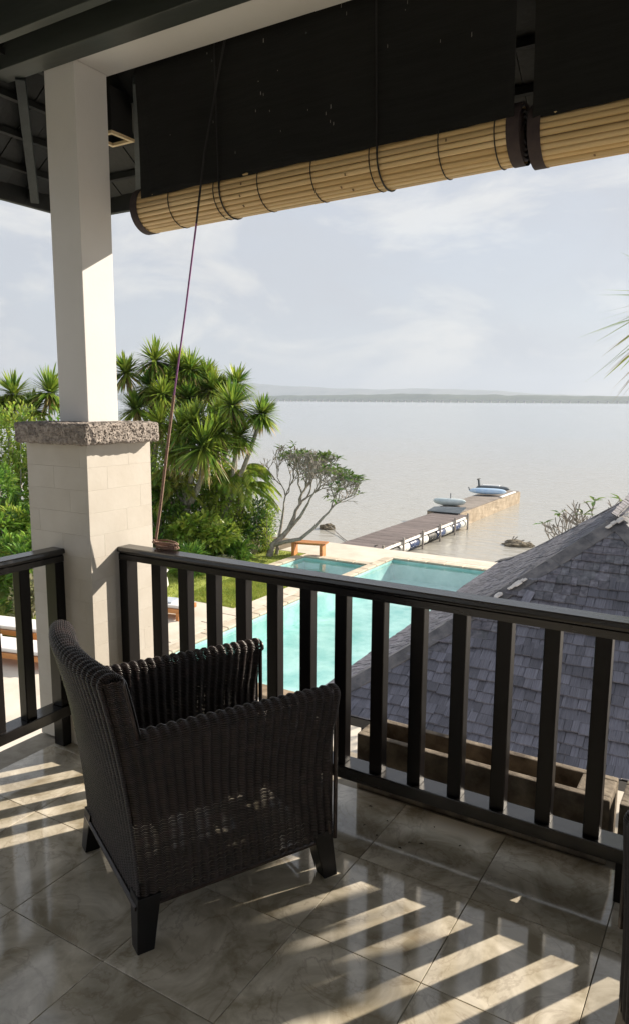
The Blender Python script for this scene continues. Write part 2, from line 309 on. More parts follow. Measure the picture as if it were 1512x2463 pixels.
# paving joints: individual pavers beside the pool and behind it
def slab(mat, w, l, h, bev=.008):
    return MB().box(-w/2, w/2, -l/2, l/2, 0, h).me('paver', MATS[mat], bevel=bev, seg=1)
pt = bpy.data.objects['terrace_paving']
PV = [slab('paver', .42, l, .012) for l in (.55,.72,.9)]
v = 9.0
while v < 17.2:
    for cu in (-10.22,-9.99+.21):
        k = random.randrange(3); add('paver', PV[1], pt, (cu-.02, v+random.uniform(-.03,.03)+(.3 if cu > -10 else 0), ZG+.002), (0,0,random.uniform(-.006,.006)))
    v += .745
PB = slab('paver', .78, .5, .012)
for i in range(9):
    for j in range(2): add('paver', PB, pt, (-9.2+i*.8+.3*j, 21.05+.52*j, ZG+.002), (0,0,random.uniform(-.01,.01)))
# pool and spa
def pool(name, rect, depth, label, wl=-.05, cop=None):
    u0,u1,v0,v1 = rect; root = empty(name, ((u0+u1)/2,(v0+v1)/2,ZG)); tag(root, label, 'pool'); cu, cv = (u0+u1)/2, (v0+v1)/2
    x0,x1,y0,y1 = u0-cu,u1-cu,v0-cv,v1-cv; d = -depth
    MB().addv([(x0,y0,d),(x1,y0,d),(x1,y1,d),(x0,y1,d),(x0,y0,-.005),(x1,y0,-.005),(x1,y1,-.005),(x0,y1,-.005)], [(0,1,2,3),(0,4,5,1),(1,5,6,2),(2,6,7,3),(3,7,4,0)]).build('basin', MATS['pool_tile'], root)
    MB().addv([(x0,y0,wl),(x1,y0,wl),(x1,y1,wl),(x0,y1,wl)], [(0,1,2,3)]).build('water', MATS['pool_water'], root)
    return root
pr = pool('swimming_pool', POOL, .62, 'long turquoise swimming pool below the balcony, partly hidden by the shingle roof')
sr = pool('spa_pool', SPA, .45, 'small square plunge pool beside the wooden bench')
CW = slab('coping', .30, .58, .05, .012); CL = slab('coping', .58, .30, .05, .012)
def coping(root, pts, me):
    c = root.location
    for (a, b) in pts: add('coping_stone', me, root, (a-c.x, b-c.y, .003), (0,0,random.uniform(-.01,.01)))
coping(pr, [(-9.70, 10.1+.6*i) for i in range(13)], CW)
coping(pr, [(-9.35+.6*i, 20.85) for i in range(9)], CL)
coping(sr, [(-12.25, 17.9+.6*i) for i in range(3)], CW); coping(sr, [(-11.85+.6*i, 19.6) for i in range(4)], CL); coping(sr, [(-11.85+.6*i, 17.6) for i in range(4)], CL)
coping(sr, [(-9.70, 18.0+.6*i) for i in range(5)], CW)
MB().box(-9.9+6.8,-4.1+6.8,-.42,-.0,-.45,.06).build('near_wall', MATS['pool_wall_stone'], pr, bevel=.02, loc=(0-(pr.location.x+6.8), 9.98-pr.location.y, 0))

# far land
def ridge(name, v, prof, thick, mat, label, kind, rough=6, seed=0, cat=None, step=60):
    # prof: list of (pixel x, pixel y of the skyline); the ridge stands v metres out
    pts = [atv(x, y, v) for x, y in prof]; xs = [p[0] for p in pts]; zs = [p[2] for p in pts]
    us = np.arange(xs[0], xs[-1], step); hz = np.interp(us, xs, zs); mb = MB()
    for i, (u, z) in enumerate(zip(us, hz)):
        zz = z + rough*mnoise.fractal(Vector((u/ (step*6), seed, 0)), .8, 2.1, 4)
        for k, (f, dv) in enumerate(((0,-thick),(.55,-thick*.45),(.85,-thick*.2),(1,0),(0,thick))):
            mb.v.append((u, v+dv + 40*mnoise.noise(Vector((u/300., k, seed)))*(0 < k < 4), ZW-.5 + (max(zz, ZW+4)-ZW)*f))
    for i in range(len(us)-1):
        for k in range(4): a = i*5+k; mb.f.append((a, a+1, a+6, a+5))
    o = mb.build(name, MATS[mat], smooth=True); tag(o, label, cat, kind=kind); return o
ridge('hills', 8600, [(-900,930),(-200,905),(60,918),(200,926),(450,918),(600,922),(700,928),(800,934),(900,936),(1020,934),(1180,938),(1300,947),(1560,956),(2500,960)], 900, 'hill', 'low hazy hills along the far shore', 'structure', 18, 1, step=90)
ridge('mangrove', 3900, [(-900,950),(300,950),(600,952),(760,950),(1000,947),(1250,950),(1500,953),(2300,955)], 200, 'mangrove', 'dark strip of distant shoreline woods', 'stuff', 5, 5, cat='wood', step=22)
br = empty('causeway_bridge', (-1500,3300,ZW)); tag(br, 'long low causeway bridge on piles crossing the far water', 'bridge')
MB().box(-2600,3300,-8,8,9,11.5).build('deck', MATS['bridge'], br)
mb = MB()
for i in range(150): mb.box(-2600+i*39, -2600+i*39+7, -6, 6, -1, 9)
tag(mb.build('piles', MATS['bridge'], br), kind='stuff')

# ------------------------------------------------------------------ the veranda
fl = MB().box(-2.86, 3.2, -2.6, 2.80, -.32, -.013).build('balcony_floor', MATS['grout']); tag(fl, 'polished marble balcony floor', kind='structure')
TS = .405; tile = MB().box(-TS/2+.0012, TS/2-.0012, -TS/2+.0012, TS/2-.0012, -.012, 0).me('tile', MATS['marble'], bevel=.0009, seg=1)
tg = {}
for i in range(-3, 12):
    for j in range(-9, 3):
        cu, cv = -1.48+TS*(i+.5), 1.29+TS*(j+.5)
        if cu > 3.0 or cv < -2.4: continue
        add('tile', tile, fl, (cu, cv, 0), (0,0,random.choice((0,math.pi/2,math.pi,-math.pi/2))))
# debris on the floor
mb = MB()
for x, y in ((875,1985),(905,2010),(983,2027),(1012,2030),(960,2040),(1105,2035),(890,1940),(1043,1990),(930,1975)):
    p = atz(x, y, 0); a = random.uniform(0,3); l = random.uniform(.005,.012)
    mb.addv([p+np.array([math.cos(a)*l,math.sin(a)*l,.001]), p+np.array([-math.sin(a)*l*.5,math.cos(a)*l*.5,.003]), p+np.array([-math.cos(a)*l,-math.sin(a)*l,.001]), p+np.array([math.sin(a)*l*.5,-math.cos(a)*l*.5,.003])], [(0,1,2,3)])
tag(mb.build('floor_debris', MATS['debris']), 'tiny dry leaf crumbs scattered on the marble floor', 'debris', kind='stuff')

# corner column: limestone block pedestal, lava capstone, white post
PU0, PU1, PV0, PV1 = -2.845, -2.45, 2.165, 2.55
col = empty('column', ((PU0+PU1)/2, (PV0+PV1)/2, 0)); tag(col, 'white square post on a cream limestone pedestal with rough grey capstone', 'column')
W2, D2 = (PU1-PU0)/2, (PV1-PV0)/2; CH = .1004
for k in range(14):
    z0, z1 = k*CH, (k+1)*CH-.0003; g = .0002; s_ = (.12,-.07,.02,-.13,.08,-.02,.15)[k % 7]; q = (-.05,.09,-.11,.03,.12,-.08,.05)[k % 7]
    for (x0,x1) in ((-W2, s_-g),(s_+g, W2)):
        MB().box(x0,x1,-D2,q-g,z0,z1).build('block', MATS['limestone'], col, bevel=.0007)
        MB().box(x0,x1,q+g,D2,z0,z1).build('block', MATS['limestone'], col, bevel=.0007)
bm = bmesh.new(); cs_ = (.233,.224,.045); rr_c = .016
def cap_grid(ax, sg, na, nb):
    a_, b_ = [k for k in range(3) if k != ax]; rows = []
    for i in range(na+1):
        row = []
        for j in range(nb+1):
            p = [0,0,0]; p[ax] = sg*cs_[ax]; p[a_] = (-1+2*i/na)*cs_[a_]; p[b_] = (-1+2*j/nb)*cs_[b_]
            q = Vector([max(-cs_[k]+rr_c, min(cs_[k]-rr_c, p[k])) for k in range(3)]); d = Vector(p)-q; row.append(bm.verts.new(q+d.normalized()*rr_c if d.length > 1e-9 else p))
        rows.append(row)
    for i in range(na):
        for j in range(nb):
            f = [rows[i][j], rows[i+1][j], rows[i+1][j+1], rows[i][j+1]]; bm.faces.new(f if (sg > 0) == (ax != 1) else f[::-1])
for ax, na, nb in ((0,84,18),(1,84,18),(2,84,84)):
    for sg in (-1,1): cap_grid(ax, sg, na, nb)
bmesh.ops.remove_doubles(bm, verts=bm.verts[:], dist=.0004); bmesh.ops.recalc_face_normals(bm, faces=bm.faces[:]); bm.normal_update()
for v_ in bm.verts:
    q = mnoise.fractal(v_.co*30, .8, 2.0, 4); pit = mnoise.noise(v_.co*150); v_.co += v_.normal*(.005*q - (.0045 if pit > .28 else 0)); 
    if abs(v_.co.z) > .03: v_.co.z += .004*mnoise.noise(v_.co*22)
me = bpy.data.meshes.new('capstone'); bm.to_mesh(me); bm.free(); me.materials.append(MATS['lava']); add('capstone', me, col, (.0275,-.0285,1.4062+.0455))
MB().box(-2.738,-2.552,2.272,2.452,1.4985,2.999).build('post', MATS['plaster'], col, bevel=.003, loc=(-col.location.x,-col.location.y,0))

# roof over the veranda
rf = empty('veranda_roof', (-2.6,2.5,2.6)); tag(rf, 'dark timber veranda roof with white edge beam, rafters and plank soffit', 'roof')
def rp(mb, name, mat, bevel=0): o = mb.build(name, MATS[mat], rf, bevel=bevel, loc=(2.6,-2.5,-2.6)); return o
rp(MB().box(-2.74,4.2,2.274,2.47,3.0,3.22), 'edge_beam', 'plaster', .004)
rp(MB().box(-2.86,-2.70,-2.6,1.995,3.05,3.39), 'trim_board', 'ceiling_wood', .004); rp(MB().box(-2.86,4.2,2.045,2.30,3.205,3.39), 'beam_core', 'ceiling_wood')
rp(MB().box(-3.04,4.2,2.165,2.268,2.985,3.20), 'trim_board', 'trim_wood', .004)
rp(MB().box(-2.86,4.2,2.0,2.042,3.0,3.395), 'trim_board', 'trim_wood', .004)
rp(MB().box(-2.56,4.2,-2.6,2.30,3.40,3.46), 'ceiling', 'ceiling_wood')
FE, LE, ZE, PT = 3.00, -3.38, 2.66, .72     # front eave v, left eave u, underside at the eave, pitch
def zf(v): return ZE + PT*(FE-v)
def zl(u): return ZE + PT*(u-LE)
AP = (.9, -.9)                               # rafters fan out from under the roof's crown
TOPV, TOPU = 2.30, -2.68                     # where the soffit meets the beam
# soffit planks running down the slope, lapped
n = 0; u = LE
x = LE
k = 0
while x < 4.0:
    w = .115
    vt = TOPV; ve = FE
    # front slope plank between the hip line and the beam
    vh = max(TOPV, min(FE, FE - (0))) 
    hip_v = FE - max(0, (TOPU - x))*0
    # hip: u - LE = FE - v  mirrored corner; plank starts on the hip for u < TOPU
    vs = TOPV if x > TOPU else FE - (x - LE)*(FE-TOPV)/(TOPU-LE)
    if FE - vs > .03:
        dz = .004*(k % 2)
        mb = MB().addv([(x,vs,zf(vs)+.03+dz),(x+w-.004,vs,zf(vs)+.03+dz),(x+w-.004,FE,zf(FE)+.03+dz),(x,FE,zf(FE)+.03+dz),(x,vs,zf(vs)+.05+dz),(x+w-.004,vs,zf(vs)+.05+dz),(x+w-.004,FE,zf(FE)+.05+dz),(x,FE,zf(FE)+.05+dz)], [(0,3,2,1),(4,5,6,7),(0,1,5,4),(1,2,6,5),(2,3,7,6),(3,0,4,7)])
        rp(mb, 'soffit_plank', 'roof_wood')
    x += w; k += 1
y = FE; k = 0
while y > -2.6:
    w = .115; ue = TOPU if y < TOPV else LE + (FE - y)*(TOPU-LE)/(FE-TOPV)
    if ue - LE > .03:
        dz = .004*(k % 2)
        P = lambda a, b, h: (a, b, zl(a)+h+dz)
        mb = MB().addv([P(LE,y,.03),P(LE,y-w+.004,.03),P(ue,y-w+.004,.03),P(ue,y,.03),P(LE,y,.05),P(LE,y-w+.004,.05),P(ue,y-w+.004,.05),P(ue,y,.05)], [(0,3,2,1),(4,5,6,7),(0,1,5,4),(1,2,6,5),(2,3,7,6),(3,0,4,7)])
        rp(mb, 'soffit_plank', 'roof_wood')
    y -= w; k += 1
# outer roof covering above so no light leaks
mb = MB(); H = .09
A = [(LE-.02,FE+.02,ZE+H),(4.3,FE+.02,ZE+H),(4.3,.2,ZE+PT*(FE-.2)+H),(LE+2.8,.2,ZE+PT*2.8+H),(LE-.02,-2.7,ZE+H),(LE+2.8,-2.7,ZE+PT*2.8+H),(4.3,-2.7,ZE+PT*2.8+H)]
mb.addv(A, [(0,1,2,3),(0,3,5,4),(3,2,6,5)]); rp(mb, 'roof_covering', 'hip_tile')
# battens parallel to the eaves
for q in (.10,.24,.38,.52):
    v_ = FE-q; rp(MB().bar((LE+q+.05, v_, zf(v_)+.016), (4.0, v_, zf(v_)+.016), .028, .028), 'batten', 'roof_wood')
    u_ = LE+q; rp(MB().bar((u_, FE-q-.05, zl(u_)+.016), (u_, -2.5, zl(u_)+.016), .028, .028), 'batten', 'roof_wood')
# fan rafters under the battens
for (a, b) in (((-2.44,2.525),(-2.905,3.0)), ((-2.0,2.525),(-2.35,3.0)), ((-1.55,2.525),(-1.8,3.0)), ((-1.1,2.525),(-1.28,3.0)), ((-.65,2.525),(-.75,3.0)), ((-.2,2.525),(-.22,3.0))):
    rp(MB().bar((a[0],a[1],zf(a[1])-.022), (b[0],b[1],zf(b[1])-.022), .042, .055), 'rafter', 'rafter_wood', .003)
for (a, b) in (((-2.88,2.262),(-3.37,2.70)), ((-2.78,1.85),(-3.37,2.15)), ((-2.78,1.4),(-3.37,1.6))):
    rp(MB().bar((a[0],a[1],zl(a[0])-.022), (b[0],b[1],zl(b[0])-.022), .042, .055), 'rafter', 'rafter_wood', .003)
rp(MB().bar((-2.70,2.32,zf(2.32)-.03), (LE+.01,FE-.01,ZE-.03), .06, .08), 'hip_rafter', 'roof_wood', .003)
rp(MB().box(LE-.02,4.2,FE+.005,FE+.035,ZE-.05,ZE+.09), 'fascia', 'roof_wood', .003)
rp(MB().box(LE-.045,LE-.015,-2.6,FE+.035,ZE-.05,ZE+.09), 'fascia', 'roof_wood', .003)
# the house wall behind
hw = MB().box(-2.86,3.2,-2.9,-2.62,-.3,3.39).build('house_wall', MATS['house_wall']); tag(hw, 'cream plaster wall of the house at the back of the balcony', 'wall')
lw = MB().box(-2.85,3.2,-2.9,2.75,-3.4,-.33).build('house_base', MATS['house_wall']); tag(lw, 'plain lower storey wall of the house under the balcony', 'wall')

# hanging lantern outside the column
ln = empty('lantern', (-2.635,2.555,2.775)); tag(ln, 'dark square box lantern with a cream rim hanging under the eave', 'lantern')
mb = MB()
for (x0,x1,y0,y1) in ((-.09,.09,-.09,-.078),(-.09,.09,.078,.09),(-.09,-.078,-.078,.078),(.078,.09,-.078,.078)): mb.box(x0*.72,x1*.72,y0*.72,y1*.72,.014,.20)
mb.build('shade', MATS['ceiling_wood'], ln)
mb = MB()
for (x0,x1,y0,y1) in ((-.096,.096,-.096,-.072),(-.096,.096,.072,.096),(-.096,-.072,-.072,.072),(.072,.096,-.072,.072)): mb.box(x0*.74,x1*.74,y0*.74,y1*.74,0,.012)
mb.build('rim', MATS['lamp_frame'], ln)
MB().box(-.05,.05,-.05,.05,.05,.056).build('diffuser', MATS['lamp_glass'], ln)
MB().tube([(0,0,.20),(0,0,.235)], .006).build('hanger', MATS['black_cord'], ln)

# ------------------------------------------------------------------ bamboo blinds
def blind(u0, u1, zc0, zc1, vq, label, bands, lifts, seed, ztop=.575):
    rnd = random.Random(seed); r = .094; L_ = u1-u0
    root = empty('bamboo_blind', (u0, vq, zc0)); tag(root, label, 'blind', 'rolled bamboo blinds under the beam')
    tilt = math.atan2(zc1-zc0, L_); n = 28; nodes_ = [L_*f for f in (.09,.34,.62,.85)]
    # one slat = shallow convex strip with slightly bent middle
    variants = []
    for q in range(5):
        mb = MB(); ns = 7; w = 2*math.pi*r/n*.5*.87
        jj = [rnd.uniform(-.0012,.0012) for _ in range(ns)]
        prof = [(-w,-.006),(-w*.98,0),(-w*.45,.0028),(w*.45,.0028),(w*.98,0),(w,-.006)]
        for i in range(ns):
            for (a, b) in prof: mb.v.append((L_*i/(ns-1), a+jj[i]*.6, b+jj[i]))
        for i in range(ns-1):
            for k in range(5): a = i*6+k; mb.f.append((a, a+1, a+7, a+6))
        variants.append(mb.me('slat', MATS['bamboo'], True))
    for k in range(n):
        t = 2*math.pi*k/n; rr = r - .006*(k % 2 == 0)*.3
        o = add('slat', variants[k % 5], root, (0, -math.sin(t)*rr, math.cos(t)*rr))
        o.rotation_mode = 'XYZ'; o.rotation_euler = (t, 0, 0)
        # apply the sag of the roll as a tilt of the whole
    mb = MB()
    for xx in (.002, L_-.002):
        for k in range(20): t = 2*math.pi*k/20; mb.v.append((xx, -math.sin(t)*(r-.009), math.cos(t)*(r-.009)))
    for k in range(20): mb.f.append((k, (k+1) % 20, 20+(k+1) % 20, 20+k))
    mb.build('gap_shade_core', MATS['bamboo_node'], root, True)  # dark inner cylinder added so the gaps between slats look shaded
    # knots of the canes
    mb = MB()
    for k in range(n):
        for nd in nodes_:
            if rnd.random() < .12:
                t = 2*math.pi*k/n; x = nd + rnd.uniform(-.03,.03); mb.bar((x,-math.sin(t)*(r+.003),math.cos(t)*(r+.003)), (x+.006,-math.sin(t)*(r+.003),math.cos(t)*(r+.003)), .010, .003, up=(0,-math.sin(t),math.cos(t)))
    if mb.v: tag(mb.build('cane_knots', MATS['bamboo_node'], root), kind='stuff')
    def ring(x, rad, tk):
        mb = MB(); pts = [(x, -math.sin(2*math.pi*k/28)*rad, math.cos(2*math.pi*k/28)*rad) for k in range(29)]; mb.tube(pts, tk, 5, False); return mb
    for b in bands: ring(L_*b, r+.0035, .0022).build('stitching', MATS['black_cord'], root)
    for b in lifts:
        ring(L_*b, r+.006, .0035).build('lift_cord', MATS['black_cord'], root)
        MB().tube([(L_*b, -r-.008, .0),(L_*b, -r-.010, .56)], .003, 5).build('lift_cord', MATS['black_cord'], root)
    for e in (-.012, L_-.03):
        mb = MB(); ns = 32
        for xx in (e, e+.042):
            for k in range(ns): t = 2*math.pi*k/ns; mb.v.append((xx, -math.sin(t)*(r+.005), math.cos(t)*(r+.005)))
        for k in range(ns): mb.f.append((k, (k+1) % ns, ns+(k+1) % ns, ns+k))
        mb.build('edge_binding', MATS['binding'], root, True)
    # spiral of the roll seen on its end
    for e in (-.006, L_+.006):
        mb = MB(); pts = []
        for k in range(70): t = k*.36; rr = .02+(.07)*k/70; pts.append((e, math.sin(t)*rr, math.cos(t)*rr))
        mb.tube(pts, .006, 5).build('rolled_end', MATS['binding'], root)
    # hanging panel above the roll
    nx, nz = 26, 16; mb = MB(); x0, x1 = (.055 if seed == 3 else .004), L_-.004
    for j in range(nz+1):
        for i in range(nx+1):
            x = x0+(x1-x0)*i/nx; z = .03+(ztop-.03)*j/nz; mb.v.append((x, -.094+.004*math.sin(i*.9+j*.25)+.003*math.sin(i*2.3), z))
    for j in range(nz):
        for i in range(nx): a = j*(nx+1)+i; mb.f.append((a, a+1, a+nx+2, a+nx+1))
    pn = mb.build('blind_panel', MATS['blind_backlit'], root, True)
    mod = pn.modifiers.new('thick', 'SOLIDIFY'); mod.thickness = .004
    mb = MB()
    for q in range(26):
        cx_ = rnd.choice((rnd.uniform(.1,L_-.1), L_*.45+rnd.gauss(0,.04), L_*.62+rnd.gauss(0,.03))); cz_ = rnd.uniform(.10,.55); a_ = rnd.uniform(.0008,.0022); b_ = rnd.uniform(.0015,.010)
        mb.addv([(cx_-a_,-.1055,cz_-b_),(cx_+a_,-.1055,cz_-b_*.6),(cx_+a_*.7,-.1055,cz_+b_),(cx_-a_*.8,-.1055,cz_+b_*.8)], [(0,1,2,3)])
    tag(mb.build('paint_flecks', MATS['lamp_glass'], root), kind='stuff')
    root.rotation_euler = (0, -tilt, 0)
    return root
b1 = blind(-2.475, -.757, 2.452, 2.492, 2.60, 'rolled bamboo blind beside the white column, pull cord hanging across it', (.125,.27,.40,.545,.69,.845,.96), (.29,.71), 3)
b2 = blind(-.705, 1.15, 2.474, 2.512, 2.60, 'second rolled bamboo blind, hung end to end beyond the first', (.18,.34,.5,.66,.82), (.3,.7), 9, .50)
# pull cord and its coil
pc = empty('pull_cord', (-1.93,2.5,3.0)); tag(pc, 'thin purple pull cord hanging from the blind down to the rail corner', 'cord')
Pc = [(-1.925,2.49,3.03),(-2.03,2.475,2.60),(-2.075,2.47,2.33)]
def off(P): return [(p[0]+1.93,p[1]-2.5,p[2]-3.0) for p in P]
MB().tube(off(Pc), .0042, 6).build('upper_cord', MATS['black_cord'], pc)
MB().tube(off([Pc[-1],(-2.135,2.46,1.98),(-2.20,2.447,1.62)]), .0040, 6).build('middle_cord', MATS['purple_cord'], pc)
MB().tube(off([(-2.20,2.447,1.62),(-2.245,2.44,1.36),(-2.285,2.43,1.10),(-2.31,2.42,.945)]), .0065, 6).build('lower_rope', MATS['old_rope'], pc)
rc = empty('rope_coil', (-2.235,2.405,.932)); tag(rc, 'small brown rope coil lying on the rail by the pedestal', 'rope')
rk = random.Random(5)
for k in range(6):
    a_, b_, ox, oy, ti, ph = rk.uniform(.045,.072), rk.uniform(.016,.030), rk.uniform(-.012,.014), rk.uniform(-.006,.006), rk.uniform(-.14,.14), rk.uniform(0,6)
    pts = [(ox+a_*math.cos(t), oy+b_*math.sin(t), .007+.0045*k+max(-.003,ti*a_*math.cos(t)+.004*math.sin(2*t+ph))) for t in np.linspace(0, 6.28, 22)]
    MB().tube(pts, .0045, 6, False).build('rope_turn', MATS['old_rope'], rc)

# ------------------------------------------------------------------ railings
RV0, RV1 = 2.318, 2.402
bal = MB().box(-.026,.026,-.024,.024,0,.682).me('baluster', MATS['dark_wood'], bevel=.004, seg=2)
def top_rail(mb, L_):
    # moulded handrail: wide cap, small groove, deeper body   (length along x, width along y)
    prof = [(-.034,.875),(.034,.875),(.034,.900),(.029,.904),(.029,.909),(.042,.912),(.044,.918),(.042,.930),(.036,.934),(-.036,.934),(-.042,.930),(-.044,.918),(-.042,.912),(-.029,.909),(-.029,.904),(-.034,.900)]
    n = len(prof); b = len(mb.v)
    for x in (0, L_):
        for (y, z) in prof: mb.v.append((x, y, z))
    for k in range(n): mb.f.append((b+k, b+n+k, b+n+(k+1) % n, b+(k+1) % n))
    mb.f.append(tuple(b+k for k in range(n))); mb.f.append(tuple(b+n+k for k in range(n))[::-1])
    return mb
fr = empty('front_railing', (PU1, 2.36, 0)); tag(fr, 'dark wood balustrade in front of the pool and shingle roof', 'railing')
LF = 5.6
add('top_rail', top_rail(MB(), LF).me('top_rail', MATS['dark_wood_u']), fr, (.001,0,0))
MB().box(.001,LF,-.045,.045,.145,.196).build('bottom_rail', MATS['dark_wood_u'], fr, bevel=.004)
MB().box(.002,.05,-.034,.034,.198,.8735).build('end_post', MATS['dark_wood'], fr, bevel=.003)
k = 0
while True:
    cu = -.378-.1568*k+.026
    if cu < PU1+.1: break
    add('baluster', bal, fr, (cu-PU1, 0, .1945)); k += 1
for k in range(1, 22): add('baluster', bal, fr, (-.378+.1568*k+.026-PU1, 0, .1945))
MB().box(LF-.08,LF-.03,-.03,.03,0,.144).build('foot_post', MATS['dark_wood'], fr, bevel=.003)
MB().box(-.30-PU1+.03,-.30-PU1+.085,-.03,.03,0,.144).build('foot_post', MATS['dark_wood'], fr, bevel=.003)
MB().box(.002,.05,-.03,.03,0,.144).build('foot_post', MATS['dark_wood'], fr, bevel=.003)
lr = empty('side_railing', (-2.66, PV0, 0), -math.pi/2); tag(lr, 'dark wood balustrade on the side of the balcony by the loungers', 'railing')
add('top_rail', top_rail(MB(), 2.0).me('top_rail', MATS['dark_wood_u']), lr, (.001,0,0))
MB().box(.001,2.0,-.045,.045,.145,.196).build('bottom_rail', MATS['dark_wood_u'], lr, bevel=.004)
MB().box(.002,.05,-.034,.034,.198,.8735).build('end_post', MATS['dark_wood'], lr, bevel=.003)
for k in range(1, 12): add('baluster', bal, lr, (.02+.157*k+.026, 0, .1945))
MB().box(.002,.05,-.03,.03,0,.144).build('foot_post', MATS['dark_wood'], lr, bevel=.003)

# stone planters outside the front railing
def planter(u0, u1, label):
    v0, v1, h, t = 2.53, 2.72, .245, .032; root = empty('stone_planter', ((u0+u1)/2,(v0+v1)/2,-.013)); tag(root, label, 'planter', 'stone troughs outside the rail'); a, b = (u1-u0)/2, (v1-v0)/2
    MB().box(-a,a,-b,-b+t,0,h).build('wall', MATS['weathered_stone'], root, bevel=.006); MB().box(-a,a,b-t,b,0,h).build('wall', MATS['weathered_stone'], root, bevel=.006)
    MB().box(-a,-a+.05,-b+t,b-t,0,h-.001).build('end_wall', MATS['weathered_stone'], root, bevel=.006); MB().box(a-.12,a,-b+t,b-t,0,h-.001).build('end_wall', MATS['weathered_stone'], root, bevel=.006)
    MB().box(-a+.05,a-.12,-b+t,b-t,0,.06).build('soil', MATS['soil'], root); return root
planter(-1.315, -.325, 'long weathered stone trough behind the balusters')
planter(-.295, .72, 'stone trough end just past the end of the long one')

# ------------------------------------------------------------------ wicker armchairs
def wicker(P, Ls, Lt, p=.028, q=.0056, amp=.0065, per=5, edge=.0):
    """woven sheet: P(s,t) with s along the strands, t across; s,t in [0,1] arrays -> (...,3)"""
    nr = max(2, int(round(Ls/p))); ns = nr*per; nt_ = int(Lt/q)
    s = np.linspace(0, 1, ns+1); t = (np.arange(nt_)+.5)/nt_
    SS, TT = np.meshgrid(s, t); e = 1e-3
    p0 = P(SS, TT); ds = P(np.clip(SS+e,0,1), TT)-P(np.clip(SS-e,0,1), TT); dt = P(SS, np.clip(TT+e,0,1))-P(SS, np.clip(TT-e,0,1))
    nrm = np.cross(ds, dt); nrm /= np.linalg.norm(nrm, axis=-1, keepdims=True)+1e-12; dt /= np.linalg.norm(dt, axis=-1, keepdims=True)+1e-12
    ph = np.cos(2*np.pi*nr*SS+np.pi)          # -1 in the troughs, +1 on a rib
    bulge = amp*(1-((1-ph)/2)**1.6)
    jit = RNG.normal(0, .0003, (nt_,1)) + RNG.normal(0, .00018, SS.shape)
    c = p0 + nrm*(bulge+jit)[...,None]
    hh = (q*.50*(.90+.14*(ph+1)/2))[...,None]
    th = .0021
    A = np.stack([c-dt*hh, c+nrm*th, c+dt*hh, c-nrm*th], axis=2)   # (nt,ns+1,4,3)
    V = A.reshape(-1,3); base = (np.arange(nt_)[:,None]*(ns+1)+np.arange(ns)[None,:])*4
    Fs = []
    for k in range(4):
        a = base+k; b = base+(k+1)%4; Fs.append(np.stack([a, a+4, b+4, b], -1).reshape(-1,4))
    V2 = []; F2 = []
    # upright stakes inside the ribs
    tt = np.linspace(0,1,24); off0 = len(V)
    for i in range(nr):
        sc = (i+.5)/nr; pp = P(np.full(24, sc), tt); d1 = P(np.full(24,min(1,sc+e)), tt)-P(np.full(24,max(0,sc-e)), tt); d2 = P(np.full(24,sc), np.clip(tt+e,0,1))-P(np.full(24,sc), np.clip(tt-e,0,1))
        n_ = np.cross(d1, d2); n_ /= np.linalg.norm(n_,axis=-1,keepdims=True)+1e-12; d1 /= np.linalg.norm(d1,axis=-1,keepdims=True)+1e-12
        cc = pp+n_*(amp*.35); r_ = .0035; Q = np.stack([cc-d1*r_, cc+n_*r_*.6, cc+d1*r_, cc-n_*r_], 1).reshape(-1,3); b0 = off0+len(V2)*96; V2.append(Q)
        for j in range(23):
            for k in range(4): a = b0+j*4+k; b = b0+j*4+(k+1)%4; F2.append((a, b, b+4, a+4))
    V = np.concatenate([V]+V2); Fc = np.concatenate(Fs+[np.array(F2)]); return V, Fc
def lean(z): return .012 - .098*np.clip((z-.125)/.735,0,1)**1.7
def bow(y): return 1-((y-.30)/.30)**2
def back_x(y, z): return lean(z) - .045*bow(y)*np.clip((z-.125)/.735,0,1)**1.2
def arm_profile(zb, zt, thick, zi):
    # polyline (offset inward, z) up the outer face, over the roll, down the inner face
    r = thick/2; pts = [(0, z) for z in np.linspace(zb, zt-r, 12)] + [(r-r*math.cos(a), zt-r+r*math.sin(a)) for a in np.linspace(.15, math.pi-.15, 10)] + [(thick, z) for z in np.linspace(zt-r, zi, 8)]
    pts = np.array(pts); l = np.r_[0, np.cumsum(np.hypot(*np.diff(pts, axis=0).T))]; return pts, l
